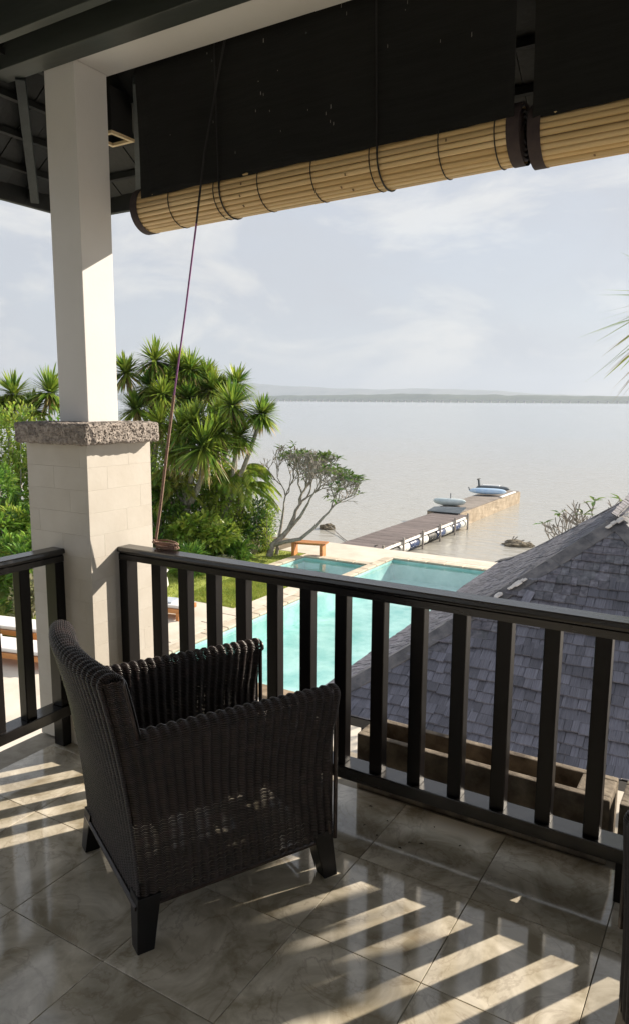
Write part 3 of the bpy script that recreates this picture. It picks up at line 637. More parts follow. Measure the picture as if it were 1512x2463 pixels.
def make_chair():
    me = {}
    ap, al = arm_profile(.125, .665, .055, .36)
    def side(sign):
        def P(s, t):
            o = np.interp(t*al[-1], al, ap[:,0]); z = np.interp(t*al[-1], al, ap[:,1])
            fl = .022*(1-np.clip((z-.125)/.54,0,1))**1.5
            y = (o+fl) if sign < 0 else .60-(o+fl)
            xb = lean(z)+.001; xf = .672+.012*np.cos(np.pi*2*np.clip((z-.125)/.54,0,1)) + .012*np.clip((z-.5)/.16,0,1)
            sx = s if sign < 0 else 1-s
            return np.stack([xb+(xf-xb)*sx, y, z], -1)
        return P
    me['near'] = wicker(side(-1), .67, al[-1]); me['far'] = wicker(side(1), .67, al[-1])
    bp_, bl = arm_profile(.125, .862, .066, .36)
    def PB(s, t):
        o = np.interp(t*bl[-1], bl, bp_[:,0]); z = np.interp(t*bl[-1], bl, bp_[:,1]); y = .60-.60*s
        fl = .022*(1-np.clip((z-.125)/.54,0,1))**1.5; zz = z - (.010*np.clip((z-.7)/.16,0,1))*(np.abs(y-.3)/.3)**4; y = fl+(.60-2*fl)*(1-s)
        return np.stack([back_x(y, z)+o, y, zz], -1)
    me['back'] = wicker(PB, .60, bl[-1])
    def end(y, flip):
        def P(s, t):
            z = .645+t*(.842-.645); x = back_x(y, z) + .002 + (.051*s if not flip else .051*(1-s)); return np.stack([x, np.full_like(x, y+(-.002 if not flip else .002)), z], -1)
        return P
    me['end_n'] = wicker(end(.0, False), .055, .2, p=.026); me['end_f'] = wicker(end(.6, True), .055, .2, p=.026)
    return me
CH_ = make_chair()
def chair(loc, heading, label, wk):
    root = empty('wicker_armchair', loc, heading); tag(root, label, 'armchair', 'dark wicker armchairs')
    def part(n, key):
        if (key,) not in wk: wk[(key,)] = mesh(n, CH_[key][0], CH_[key][1], MATS['rattan'], True)
        return add(n, wk[(key,)], root)
    part('armrest', 'near'); part('armrest', 'far'); b = part('backrest', 'back')
    for k_ in ('end_n','end_f'):
        o = part('side_panel', k_); o.parent = b
    # front faces of the arms
    for y0 in (.008, .541):
        MB().box(.660,.676,y0+.004,y0+.047,.13,.645).build('arm_front', MATS['rattan'], root, bevel=.004)
        pts = [(.684,y0,z) for z in np.linspace(.13,.63,14)] + [(.692,y0+.0255-.0275*math.cos(a),.638+.024*math.sin(a)) for a in np.linspace(0,math.pi,9)] + [(.684,y0+.052,z) for z in np.linspace(.63,.36,9)]
        mb = MB(); mb.tube(pts, .0075, 6)
        mb.build('braid', MATS['rattan'], root, True)
    # braided hem along the bottom and the back's inner corners
    hem = [(.0,.02,.127),(.672,.02,.127),(.672,.58,.127),(.0,.58,.127),(.0,.02,.127)]
    MB().tube(hem, .009, 6).build('hem', MATS['rattan'], root)
    for y in (.001,.599):
        MB().tube([(float(back_x(np.array(y),np.array(z)))+.055, y, z) for z in np.linspace(.66,.845,8)], .007, 6).build('braid', MATS['rattan'], root, True)
    MB().box(.055,.655,.075,.525,.355,.38).build('seat', MATS['rattan'], root, bevel=.008)
    MB().box(.640,.662,.06,.54,.13,.362).build('front_apron', MATS['rattan'], root, bevel=.004)
    for (x, y, dx, dy) in ((.035,.045,-.022,-.030),(.035,.555,-.022,.030),(.640,.05,.02,-.03),(.640,.55,.02,.03)):
        t_ = MB().addv([(x-.036,y-.036,.16),(x+.036,y-.036,.16),(x+.036,y+.036,.16),(x-.036,y+.036,.16),(x+dx-.026,y+dy-.026,0),(x+dx+.026,y+dy-.026,0),(x+dx+.026,y+dy+.026,0),(x+dx-.026,y+dy+.026,0)], [(0,1,2,3),(7,6,5,4),(0,4,5,1),(1,5,6,2),(2,6,7,3),(3,7,4,0)])
        t_.build('leg', MATS['dark_wood'], root, bevel=.003)
    return root
WK = {}
chair((-1.412,1.372,0), R(63.2), 'dark brown wicker armchair facing the railing, wholly in view', WK)
h2 = R(113); ex2 = Vector((math.cos(h2), math.sin(h2))); ey2 = Vector((-math.sin(h2), math.cos(h2)))
c2 = Vector((-.185,1.722)) - ex2*.69 - ey2*.60
chair((c2.x, c2.y, 0), h2, 'dark wicker armchair of which only one arm edge shows past the end of the railing', WK)

# ------------------------------------------------------------------ shingle pavilion
PU, PVV, ZP = -3.142, 5.08, -1.0-ZG; WH = 2.17; LV = 6.55; LU = 2*WH     # roof corner, eave height over the garden, half width, length
def fz(s): return .74*s - .10*(1-math.exp(-s/.35))                       # flared profile of the slopes
def dfz(s): return .74 - .10/.35*math.exp(-s/.35)
pav = empty('pavilion', (PU, PVV, ZG), R(2.2)); tag(pav, 'pavilion with a grey wooden shingle hip roof below the balcony', 'pavilion')
def pp(mb, name, mat, **k): return mb.build(name, MATS[mat], pav, **k)
ZA = ZP+fz(WH)
# each slope: origin, along, inward
SL = {'front': (Vector((0,0,ZP)), Vector((1,0,0)), Vector((0,1,0)), LU), 'left': (Vector((0,LV,ZP)), Vector((0,-1,0)), Vector((1,0,0)), LV),
      'right': (Vector((LU,0,ZP)), Vector((0,1,0)), Vector((-1,0,0)), LV), 'back': (Vector((LU,LV,ZP)), Vector((-1,0,0)), Vector((0,-1,0)), LU)}
mb = MB()
for nm, (o, al_, inn, L_) in SL.items():
    ss = np.linspace(.02, WH, 12); b = len(mb.v)
    for s_ in ss: mb.v += [tuple(o+al_*s_+inn*s_+Vector((0,0,fz(s_)-.022))), tuple(o+al_*(L_-s_)+inn*s_+Vector((0,0,fz(s_)-.022)))]
    for k in range(11): mb.f.append((b+2*k, b+2*k+1, b+2*k+3, b+2*k+2))
pp(mb, 'roof_deck', 'hip_tile')
pp(MB().box(.02,LU-.02,.0,.03,ZP-.10,ZP-.025), 'fascia', 'dark_wood_u'); pp(MB().box(0,.03,.031,LV-.02,ZP-.10,ZP-.025), 'fascia', 'dark_wood_v')
for a in (.45,LU-.45):
    for b in (.45,LV-.45): pp(MB().box(a-.09,a+.09,b-.09,b+.09,0,ZP+.15), 'post', 'dark_wood')
EXPO = .104
SH = []
for nm, (o, al_, inn, L_) in SL.items():
    s_ = -.02
    while s_ < WH-.04:
        sc = max(s_, 0); g = dfz(sc); cs = 1/math.hypot(1, g); up = (inn+Vector((0,0,g))).normalized(); a0, a1 = sc+EXPO*.72, L_-sc-EXPO*.72; x = a0-random.uniform(0,.06); wob = random.uniform(0,6)
        while x < a1:
            w = random.choice((.055,.07,.08,.09,.105,.12)); xe = min(x+w, a1); xs = max(x, a0)
            if xe-xs > .015: SH.append((nm, o+inn*s_+Vector((0,0,fz(sc)+.007*math.sin(x*2.1+wob))), al_, up, xs, xe))
            x += w
        s_ += EXPO*cs
T_ = EXPO*1.35
shm = MB().addv([(0,-.012,.004),(1,-.012,.004),(1,T_,-.006),(0,T_,-.006),(0,-.012,.019),(1,-.012,.019),(1,T_,.001),(0,T_,.001)], [(0,3,2,1),(4,5,6,7),(0,1,5,4),(1,2,6,5),(2,3,7,6),(3,0,4,7)]).me('shingle', MATS['shingle'])
PM = Matrix.Translation(pav.location) @ Matrix.Rotation(R(2.2),4,'Z')
def visible(c):
    q = WC @ (np.array(PM @ c)-CAM); x = CX+F_*q[0]/q[2]; y = CY+F_*q[1]/q[2]; return 740 < x < 1520 and 1200 < y < 1960, q[2]
cand = []; rest = []
for q_ in SH:
    vis, dep = visible(q_[1]+q_[2]*(q_[4]+q_[5])/2); (cand if (q_[0] == 'front' and vis) else rest).append((dep, q_))
cand.sort(key=lambda t: t[0]); rest += cand[300:]; cand = cand[:300]
def sh_matrix(q_):
    nm, o, al_, up, xs, xe = q_; nn = al_.cross(up).normalized(); o = o+al_*(xs+.001)+up*random.gauss(0,.004)+nn*random.uniform(0,.005)
    al2 = (al_+up*random.gauss(0,.012)).normalized(); up2 = nn.cross(al2)
    m = Matrix([list(al2*(xe-xs-.003)), list(up2), list(nn)]).transposed().to_4x4(); m.translation = o; return m
for dep, q_ in cand:
    o = add('shingle', shm, pav); o.matrix_local = sh_matrix(q_)
mb = MB(); base = [Vector(v.co) for v in shm.vertices]; fcs = [tuple(p.vertices) for p in shm.polygons]
for dep, q_ in rest: m = sh_matrix(q_); mb.addv([m @ v for v in base], fcs)
tag(pp(mb, 'shingle_field', 'shingle_field'), kind='stuff')
# hip and ridge boards folded over the edges
def fold(a, b, sl_, sr_, name, w=.125, lift=.016):
    a, b = Vector(a), Vector(b); d = b-a; dn = d.normalized(); j = random.uniform(0,.005)
    for sd in (sl_, sr_):
        sd_ = Vector(sd); ww = w+random.uniform(-.004,.004); up = Vector((0,0,1)); lo = a-dn*.03+up*(lift+.004); hi = b+up*lift
        V = [lo, lo+sd_*ww, hi+sd_*ww, hi]; V += [p+up*(.009+j*.5) for p in V]
        pp(MB().addv(V, [(0,3,2,1),(4,5,6,7),(0,1,5,4),(1,2,6,5),(2,3,7,6),(3,0,4,7)]), name, 'hip_tile')
def hip(corner, du, dv):
    n = 9
    for i in range(n):
        s0, s1 = WH*i/n-.03*(i == 0), WH*(i+1)/n; P0 = Vector((corner[0]+du*s0, corner[1]+dv*s0, ZP+fz(max(s0,0)))); P1 = Vector((corner[0]+du*s1, corner[1]+dv*s1, ZP+fz(s1))); g = dfz((s0+s1)/2)
        d = (P1-P0).normalized(); n1_ = Vector((-g*du,0,1)).normalized(); n2_ = Vector((0,-g*dv,1)).normalized()
        s1_ = d.cross(n1_).normalized(); s2_ = d.cross(n2_).normalized()
        if s1_.z > 0: s1_ = -s1_
        if s2_.z > 0: s2_ = -s2_
        fold(P0, P1, s1_, s2_, 'hip_tile')
hip((0,0),1,1); hip((LU,0),-1,1); hip((0,LV),1,-1); hip((LU,LV),-1,-1)
for i in range(7):
    y0, y1 = WH+(LV-2*WH)*i/7, WH+(LV-2*WH)*(i+1)/7; g = dfz(WH); fold((WH,y0,ZA), (WH,y1,ZA), Vector((-1,0,-g)).normalized(), Vector((1,0,-g)).normalized(), 'ridge_tile')
for (f, l) in ((.56,.035),(.63,.03),(.47,.035),(.985,.05)):
    s_ = WH*f; p = Vector((s_+.05,s_-.05,ZP+fz(s_)+.02)); mb = MB(); rq = random.Random(int(f*100))
    for q in range(16):
        dx = rq.gauss(0,l); dy = dx+rq.gauss(0,.02); c = p+Vector((dx,dy,.36*(dx+dy))); mb.bar(c, c+Vector((.03,.03,.022)), .03, .010)
    tag(pp(mb, 'lime_patch', 'flashing'), kind='stuff')
o = pp(MB().box(-.038,.038,0,.24,.018,.030), 'loose_board', 'shingle'); s_ = WH*.66; g = dfz(s_-.3)
o.matrix_local = Matrix.Translation((s_+.10, s_-.30, ZP+fz(s_-.30)+.012)) @ Matrix.Rotation(math.atan(g),4,'X') @ Matrix.Rotation(R(-12),4,'Z')

# ------------------------------------------------------------------ plants
def rosette(c, axis, r, n, rnd, droop=.35, w=.035, lo=-.55, segs=3):
    """spiky head of sword leaves; returns V, F (each leaf an island)"""
    V = []; Fc = []; axis = Vector(axis).normalized(); e1 = axis.orthogonal().normalized(); e2 = axis.cross(e1); c = Vector(c)
    for i in range(n):
        el = math.asin(rnd.uniform(math.sin(lo*1.2) if lo > -1.3 else -1, .99)); az = rnd.uniform(0, 6.283)
        d = (e1*math.cos(az)+e2*math.sin(az))*math.cos(el)+axis*math.sin(el); L_ = r*rnd.uniform(.78,1.08); dr = droop*rnd.uniform(.5,1.3)*(1-.6*max(0,el))
        side = d.cross(axis); side = side.normalized() if side.length > 1e-3 else e1; ww = w*rnd.uniform(.8,1.2); b = len(V); p0 = c+d*r*.06
        for k in range(segs+1):
            f = k/segs; p = p0+d*L_*f+Vector((0,0,-1))*dr*L_*f*f; wd = ww*(.75 if k == 0 else (1,.85,.05)[min(2, int(f*3)-1 if f > .34 else 0)]) if k < segs else ww*.06
            V += [p-side*wd/2, p+side*wd/2]
        for k in range(segs): q = b+2*k; Fc.append((q, q+1, q+3, q+2))
    return V, Fc
def leaf(V, Fc, p, d, up, L_, w):
    d = d.normalized(); s = d.cross(up); s = s.normalized() if s.length > 1e-3 else d.orthogonal().normalized(); b = len(V); mid = p+d*L_*.5; sag = Vector((0,0,-.12*L_)); nrm = s.cross(d)*L_*.06
    V += [p, mid+s*w/2+sag*.3+nrm, p+d*L_+sag, mid-s*w/2+sag*.3+nrm, mid+sag*.3]; Fc += [(b, b+1, b+4), (b+1, b+2, b+4), (b+2, b+3, b+4), (b+3, b, b+4)]
def to_obj(name, V, Fc, mat, parent, smooth=False):
    me = mesh(name, V, Fc, MATS[mat], smooth); return add(name, me, parent, -parent.location if parent is not None else (0,0,0))
def curve_pts(a, b, bend, n=6):
    a, b, bend = Vector(a), Vector(b), Vector(bend); return [a.lerp(b, t)+bend*math.sin(math.pi*t) for t in np.linspace(0,1,n)]
def dracaena(base, heads, label, seed, group='spiky dracaena trees in the border'):
    """heads: list of (pixel x, pixel y, v, radius)"""
    rnd = random.Random(seed); b = Vector(base); root = empty('dracaena_tree', b); tag(root, label, 'tree', group)
    H = [(Vector(atv(x, y, v)), r*1.3*rnd.uniform(.82,1.18)) for x, y, v, r in heads]; fork = b+Vector((0,0,1.0)); cm = sum((h for h, _ in H), Vector())/len(H); fork = Vector((b.x*.6+cm.x*.4, b.y*.6+cm.y*.4, b.z+(cm.z-b.z)*.4))
    mb = MB(); mb.tube(curve_pts(b, fork, (rnd.uniform(-.2,.2),rnd.uniform(-.2,.2),0)), [.15,.14,.13,.125,.12,.12], 8)
    for h, r in H: mb.tube(curve_pts(fork, h, (rnd.uniform(-.15,.15),rnd.uniform(-.15,.15),-.15)), [.10,.09,.08,.07,.065,.06], 7)
    add('trunk', mb.me('trunk', MATS['bark_grey'], True), root, -b)
    V = []; Fc = []; Vd = []; Fd = []
    for h, r in H:
        ax = (h-fork).normalized()*.6+Vector((0,0,.8)); v_, f_ = rosette(h, ax, r, 230, rnd, .30, .075, -.5); n_ = len(V); V += v_; Fc += [tuple(i+n_ for i in q) for q in f_]
        v_, f_ = rosette(h-Vector((0,0,.06)), -ax, r*.9, 46, rnd, .45, .055, .05); n_ = len(Vd); Vd += v_; Fd += [tuple(i+n_ for i in q) for q in f_]
    to_obj('crown', V, Fc, 'dracaena_leaf', root); to_obj('dry_skirt', Vd, Fd, 'dracaena_dry', root); return root
dracaena((-17.6,18.4,ZG), [(304,897,18.2,.70),(373,869,18.6,.60),(360,930,18.3,.58),(330,985,17.8,.66),(392,950,18.0,.55)], 'spiky dracaena tree with tall heads standing right behind the white post', 1)
dracaena((-16.6,18.8,ZG), [(427,886,19.3,.60),(458,892,19.5,.60),(403,918,18.6,.60),(453,958,18.9,.62),(440,925,19.4,.55)], 'spiky dracaena tree with yellowish heads crossed by the pull cord', 2)
dracaena((-15.6,19.6,ZG), [(497,903,20.2,.60),(512,938,19.9,.66),(568,922,20.1,.66),(540,950,20.4,.6),(478,930,20.3,.55)], 'spiky dracaena tree at the back of the clump, next to the water', 3)
dracaena((-14.7,18.6,ZG), [(559,975,18.4,.80),(630,996,18.8,.64),(573,1050,18.4,.60),(525,1000,18.8,.60)], 'spiky dracaena tree leaning out over the frangipani', 4)
dracaena((-15.6,17.8,ZG), [(491,1077,17.2,.82),(468,1018,17.6,.62),(436,1040,17.4,.62),(425,1085,17.2,.55),(385,1020,17.6,.6),(520,1040,17.7,.6)], 'dark low headed dracaena tree in front of the clump', 5)
dracaena((-22.6,16.5,ZG), [(34,948,17.0,.66),(120,945,17.4,.75),(80,985,17.0,.6),(10,990,16.6,.6)], 'spiky dracaena tree seen past the far side of the pedestal', 6)

def shrub(c, rad, n, size, mat, label, seed, name='shrub', group='garden shrubs', stems=5, cat='shrub', aspect=2.2, shell=.55):
    rnd = random.Random(seed); b = Vector((c[0],c[1],ZG)); root = empty(name, b); tag(root, label, cat, group); cc = Vector((0,0,rad[2]*1.0)); V = []; Fc = []
    lumps = [(Vector((rnd.gauss(0,.42)*rad[0], rnd.gauss(0,.42)*rad[1], cc.z+rnd.uniform(-.75,.6)*rad[2])), rnd.uniform(.3,.55)) for _ in range(16)]
    for i in range(n):
        l, f = lumps[i % 16]; d = Vector((rnd.gauss(0,1),rnd.gauss(0,1),rnd.gauss(0,1))).normalized(); rr = (shell+(1-shell)*rnd.random())*f; p = l+Vector((d.x*rad[0],d.y*rad[1],d.z*rad[2]))*rr
        if p.z < .03: p.z = rnd.uniform(.03,.3)
        od = (d+Vector((rnd.gauss(0,.5),rnd.gauss(0,.5),rnd.gauss(.25,.4)))).normalized(); s = size*rnd.uniform(.65,1.3); leaf(V, Fc, p, od, Vector((rnd.gauss(0,.3),rnd.gauss(0,.3),1)), s, s/aspect)
    add('foliage', mesh('foliage', V, Fc, MATS[mat]), root)
    mb = MB()
    for l, f in lumps[:stems+4]: mb.tube(curve_pts((l.x*.25,l.y*.25,0), l, (rnd.uniform(-.1,.1),rnd.uniform(-.1,.1),0), 5), [.03,.026,.022,.016,.01], 5)
    add('stem', mb.me('stem', MATS['bark_grey'], True), root); return root
shrub((-14.9,17.2), (1.0,.9,.75), 2600, .22, 'bright_leaf', 'bright green large leaved shrub rising just over the rail by the rope coil', 11, aspect=2.0)
shrub((-14.1,17.6), (.8,.7,.50), 1500, .34, 'shrub_leaf', 'broad strappy green plant in front of the bright shrub', 12, aspect=4.5)
shrub((-14.8,18.9), (1.1,.9,1.05), 3600, .13, 'bright_leaf', 'tall mixed green shrub under the dracaena heads', 13)
shrub((-14.1,19.3), (.85,.8,.95), 3800, .10, 'dark_leaf', 'dark dense shrub beside the pale flowering clump', 14)
shrub((-13.75,19.75), (.45,.55,.95), 1500, .14, 'bright_leaf', 'yellow green upright shrub at the foot of the frangipani', 15, aspect=3)
shrub((-13.75,18.55), (.5,.4,.26), 1500, .07, 'pale_leaf', 'low pale pink flowering clump at the lawn edge', 16)
shrub((-16.2,17.3), (1.2,1.0,1.55), 3800, .16, 'shrub_leaf', 'big mid green shrub right beside the limestone pedestal', 17)
shrub((-15.9,18.8), (1.2,1.0,1.9), 4200, .15, 'shrub_leaf', 'tall dark green shrub filling the middle of the border', 18)
shrub((-14.9,19.6), (1.0,.8,1.35), 2400, .13, 'bright_leaf', 'light twiggy shrub between the dracaenas and the frangipani', 19)
shrub((-13.6,15.6), (.45,.5,.42), 800, .30, 'shrub_leaf', 'strappy green clump behind the first balusters', 20, aspect=5)
shrub((-13.15,16.6), (.4,.4,.22), 900, .07, 'pale_leaf', 'pale variegated clump on the lawn behind the balusters', 21)
# left of the pedestal
shrub((-19.6,16.2), (1.6,1.2,2.45), 4200, .20, 'shrub_leaf', 'tall full green bush rising above the capstone behind the white post', 29)
shrub((-17.0,17.8), (1.3,1.0,2.1), 3600, .18, 'bright_leaf', 'light green bush growing between the dracaena trunks by the pedestal', 30)
shrub((-15.2,18.6), (1.0,.8,1.75), 3000, .16, 'bright_leaf', 'yellow green bush filling the gap under the leaning dracaena', 35)
shrub((-14.7,11.2), (.8,.8,.95), 2400, .22, 'shrub_leaf', 'leafy green shrub close behind the side balusters', 27, aspect=3)
shrub((-15.9,12.2), (1.1,1.0,1.35), 2600, .24, 'bright_leaf', 'tall light green shrub behind the side railing', 28, aspect=3.5)
shrub((-20.5,14.9), (1.7,1.3,2.5), 5200, .17, 'bright_leaf', 'tall pale twiggy hedge seen past the pedestal', 22)
shrub((-19.2,13.3), (1.4,1.2,1.8), 4600, .20, 'shrub_leaf', 'dense green bush below the pale hedge', 23)
shrub((-21.5,13.6), (1.4,1.2,2.45), 3600, .20, 'bright_leaf', 'tall yellow green bush at the far end of the hedge', 24)
shrub((-16.9,12.4), (1.3,1.1,1.2), 3000, .28, 'shrub_leaf', 'large leaved green bush behind the side balusters', 25, aspect=3)
shrub((-13.95,10.45), (.42,.42,.5), 1100, .13, 'pale_leaf', 'small variegated bush above the garden loungers', 26)
def palm(base, crown, n, L_, label, seed, mat='palm_leaf', trunk_r=.07, name='palm_tree', spread=(.15,1.1), group=None, stems=1):
    rnd = random.Random(seed); b = Vector(base); root = empty(name, b); tag(root, label, 'palm', group); c0 = Vector(crown); V = []; Fc = []; mb = MB(); ms = MB()
    for s_ in range(stems):
        c = c0+Vector((rnd.uniform(-.5,.5),rnd.uniform(-.5,.5),rnd.uniform(-.6,.3)))*(stems > 1); ms.tube(curve_pts(b+Vector((rnd.uniform(-.25,.25),rnd.uniform(-.25,.25),0))*(stems > 1), c, (rnd.uniform(-.15,.15),rnd.uniform(-.15,.15),0)), [trunk_r*1.2]+[trunk_r]*5, 7)
        for i in range(n):
            az = rnd.uniform(0,6.283); el = rnd.uniform(*spread); d = Vector((math.cos(az)*math.cos(el), math.sin(az)*math.cos(el), math.sin(el))); l = L_*rnd.uniform(.75,1.1); pts = [c+d*l*t+Vector((0,0,-1))*l*(.75*t*t) for t in np.linspace(0,1,9)]
            mb.tube(pts, [.014-.0014*k for k in range(9)], 4, False)
            for k in np.linspace(.12,.98,30):
                f = k*8; i0 = min(7,int(f)); p = pts[i0].lerp(pts[i0+1], f-i0); tg = (pts[i0+1]-pts[i0]).normalized(); sd = tg.cross(Vector((0,0,1))); sd = sd.normalized() if sd.length > .01 else Vector((1,0,0))
                for sg in (-1,1): leaf(V, Fc, p, sd*sg*.8+tg*.75+Vector((0,0,-.25+rnd.uniform(-.1,.1))), Vector((0,0,1)), l*.27*(1-.55*abs(k-.4)), .045*L_/1.6)
    add('trunk', ms.me('trunk', MATS['bark'], True), root, -b); add('frond_stalks', mb.me('frond_stalks', MATS['bright_leaf'], True), root, -b); add('fronds', mesh('fronds', V, Fc, MATS[mat]), root, -b); return root
palm((-16.6,9.8,ZG), (-16.6,9.9,ZG+2.0), 9, 1.9, 'yellow green areca palm arching behind the side railing', 31, stems=3, group='garden palms')
palm((-21.6,15.2,ZG), (-21.8,14.6,ZG+3.0), 10, 1.9, 'areca palm with long fronds at the end of the hedge', 32, stems=2, group='garden palms')
palm((-14.7,19.0,ZG), (-14.5,19.0,ZG+2.5), 10, 1.6, 'fresh green areca palm under the leaning dracaena', 33, mat='bright_leaf', stems=4, trunk_r=.035, group='garden palms')
palm((-15.8,17.9,ZG), (-15.9,17.5,ZG+2.3), 8, 1.5, 'areca palm with slim canes just beyond the capstone', 34, stems=3, trunk_r=.035, group='garden palms')

def frangipani(base, trunks, crown_c, crown_r, depth, seed, label, nleaf=.35, up=.25, thick=.085, group='bare branched frangipani trees'):
    rnd = random.Random(seed); b = Vector(base); root = empty('frangipani_tree', b); tag(root, label, 'tree', group); mb = MB(); V = []; Fc = []
    cc = Vector(crown_c); cr = Vector(crown_r); tips = []
    def inside(p): d = p-cc; return (d.x/cr.x)**2+(d.y/cr.y)**2+(d.z/cr.z)**2 < 1
    def grow(p, d, l, r, lev):
        q = p+d*l; mid = p.lerp(q,.5)+Vector((rnd.gauss(0,.06),rnd.gauss(0,.06),rnd.gauss(0,.05)))*l
        mb.tube([p, mid, q], [r, r*.9, r*.8], 5 if lev < 3 else 4, False)
        if lev >= depth or (lev > 2 and not inside(q)):
            tips.append((q, d)); return
        for k in range(rnd.choice((2,2,3)) if lev > 0 else 3):
            az = rnd.uniform(0,6.283); sp = rnd.uniform(.4,.75); o = d.orthogonal().normalized(); o = Matrix.Rotation(az,3,d) @ o
            nd = (d*math.cos(sp)+o*math.sin(sp)+Vector((0,0,up))).normalized(); grow(q, nd, l*rnd.uniform(.76,.95), max(r*.72,.0105), lev+1)
    for pts, r0, lv, l0 in trunks:
        P = [b+Vector(p) for p in pts]; n = len(P); mb.tube(P, [r0*(1-.45*i/(n-1)) for i in range(n)], 8, False); d = (P[-1]-P[-2]).normalized(); grow(P[-1], d, l0, r0*.5, lv)
    for q, d in tips:
        if rnd.random() < nleaf*(.45 if q.z > cc.z+.2 else 1):
            for k in range(rnd.randint(4,8)):
                a = rnd.uniform(0,6.283); od = (Vector((math.cos(a),math.sin(a),rnd.uniform(-.5,.5)))+d*.4).normalized(); leaf(V, Fc, q, od, Vector((0,0,1)), rnd.uniform(.18,.32), .085)
    add('trunk', mb.me('trunk', MATS['bark_grey'], True), root, -b)
    if V: add('foliage', mesh('foliage', V, Fc, MATS['plumeria_leaf']), root, -b)
    return root
# frangipani beside the bench: three boughs fanning to the right, plane roughly square to the view
rv = Vector((math.cos(YAW), math.sin(YAW), 0)); fv = Vector((-math.sin(YAW), math.cos(YAW), 0))
def fp(x, z, d=0): w = rv*x+fv*d; return (w.x, w.y, z)
FB = atz(648,1337,ZG); fb = Vector(FB)
frangipani(FB, [([fp(0,0),fp(.10,.35),fp(.42,.62,.1),fp(.62,.85,.1),fp(.80,1.25,.2)], .12, 1, .44), ([fp(.10,.35),fp(.55,.52,-.2),fp(1.0,.62,-.3),fp(1.4,.95,-.3),fp(1.75,1.35,-.3)], .075, 2, .36),
                ([fp(.30,.52,.05),fp(.38,.95,.3),fp(.45,1.5,.4)], .06, 1, .42), ([fp(.62,.85,.1),fp(1.0,1.3,.0),fp(1.25,1.75,-.1)], .065, 1, .40), ([fp(.22,-.02,.25),fp(.30,.5,.1)], .07, 6, .1)],
           fb+Vector(fp(1.30,2.55)), (1.65,1.35,1.75), 8, 5, 'sparse grey branched frangipani tree leaning over the bench by the water', .22, .18)
RB = Vector(atv(1470,1215,13.4)); RB.z = ZG
frangipani(tuple(RB), [([(0,0,0),(.05,.05,.8),(-.1,.1,1.5)], .10, 1, .45), ([(.05,.05,.8),(-.45,.2,1.5)], .07, 1, .40), ([(0,0,.8),(.4,.1,1.5)], .07, 1, .42)], RB+Vector((0,0,2.4)), (1.25,1.1,1.1), 6, 8, 'leafless frangipani tree poking up behind the shingle roof', .06, .28)

# palm beyond the right edge, only leaf tips reach the picture
tp = Vector(atv(1688,735,7.6)); pr_ = empty('pandanus_tree', (tp.x+.2,tp.y+.2,ZG)); tag(pr_, 'pandanus tree whose dry leaf tips hang in over the sea', 'tree')
rnd_ = random.Random(77); MB().tube(curve_pts((0,0,0), tp-pr_.location, (.1,.05,0)), [.14,.12,.11,.1,.1,.09], 8).build('trunk', MATS['bark'], pr_, True)
shade_head = Vector((1.10,5.30,2.88))  # extra head out of view, placed and packed dense to shade the floor
MB().tube(curve_pts((0,0,2.6), shade_head-pr_.location, (.1,.1,-.1)), [.09,.085,.08,.075,.07,.07], 7).build('branch', MATS['bark'], pr_, True)
for c_, r_, n_ in ((tp, .98, 130), (shade_head, .70, 420)):
    v_, f_ = rosette(c_-pr_.location, (0,0,1), r_, n_, rnd_, .30, .05 if n_ < 200 else .085, -.9); add('crown', mesh('crown', v_, f_, MATS['dracaena_leaf']), pr_)
    v_, f_ = rosette(c_-pr_.location, (0,0,-1), r_*.95, 70, rnd_, .35, .03, .0); add('dry_skirt', mesh('dry_skirt', v_, f_, MATS['straw_leaf']), pr_)

# ------------------------------------------------------------------ garden furniture
def bench():
    a = atz(702,1336,ZG); b = atz(770,1341,ZG); root = empty('garden_bench', ((a[0]+b[0])/2,(a[1]+b[1])/2+.15,ZG), math.atan2(b[1]-a[1], b[0]-a[0])); tag(root, 'orange teak backless bench on the terrace by the sea', 'bench')
    for y in (-.17,-.057,.057,.17): MB().box(-.62,.62,y-.052,y+.052,.43,.47).build('seat_plank', MATS['teak'], root, bevel=.006)
    for x in (-.47,.47): MB().box(x-.05,x+.05,-.19,.19,0,.428).build('leg', MATS['teak'], root, bevel=.006)
    MB().box(-.42,.42,-.03,.03,.36,.42).build('rail', MATS['teak'], root, bevel=.004)
bench()
def lounger(loc, rz, label, towel=False):
    root = empty('sun_lounger', loc, rz); tag(root, label, 'sun lounger', 'teak sun loungers in the garden')
    MB().box(-.98,.98,-.34,-.30,.17,.27).build('side_rail', MATS['teak'], root, bevel=.005); MB().box(-.98,.98,.30,.34,.17,.27).build('side_rail', MATS['teak'], root, bevel=.005)
    MB().box(-.98,-.94,-.30,.30,.17,.27).build('end_rail', MATS['teak'], root, bevel=.005); MB().box(.94,.98,-.30,.30,.17,.27).build('end_rail', MATS['teak'], root, bevel=.005)
    for i in range(14): MB().box(-.91+i*.132,-.91+i*.132+.10,-.30,.30,.235,.262).build('slat', MATS['teak'], root)
    for x in (-.85,.85):
        for y in (-.32,.32): MB().box(x-.035,x+.035,y-.0299,y+.0299,0,.17).build('leg', MATS['teak'], root)
    MB().box(-.92,.92,-.30,.30,.272,.35).build('mattress', MATS['cushion'], root, bevel=.03)
    MB().box(-.90,-.55,-.24,.24,.352,.42).build('pillow', MATS['cushion'], root, bevel=.03)
    if towel: MB().box(.30,.62,-.2,.2,.352,.385).build('towel', MATS['towel'], root, bevel=.012)
    return root
q = atz(430,1486,ZG); lounger((q[0]-.75,q[1]-.05,ZG), R(12), 'teak sun lounger with white mattress seen between the front balusters', True)
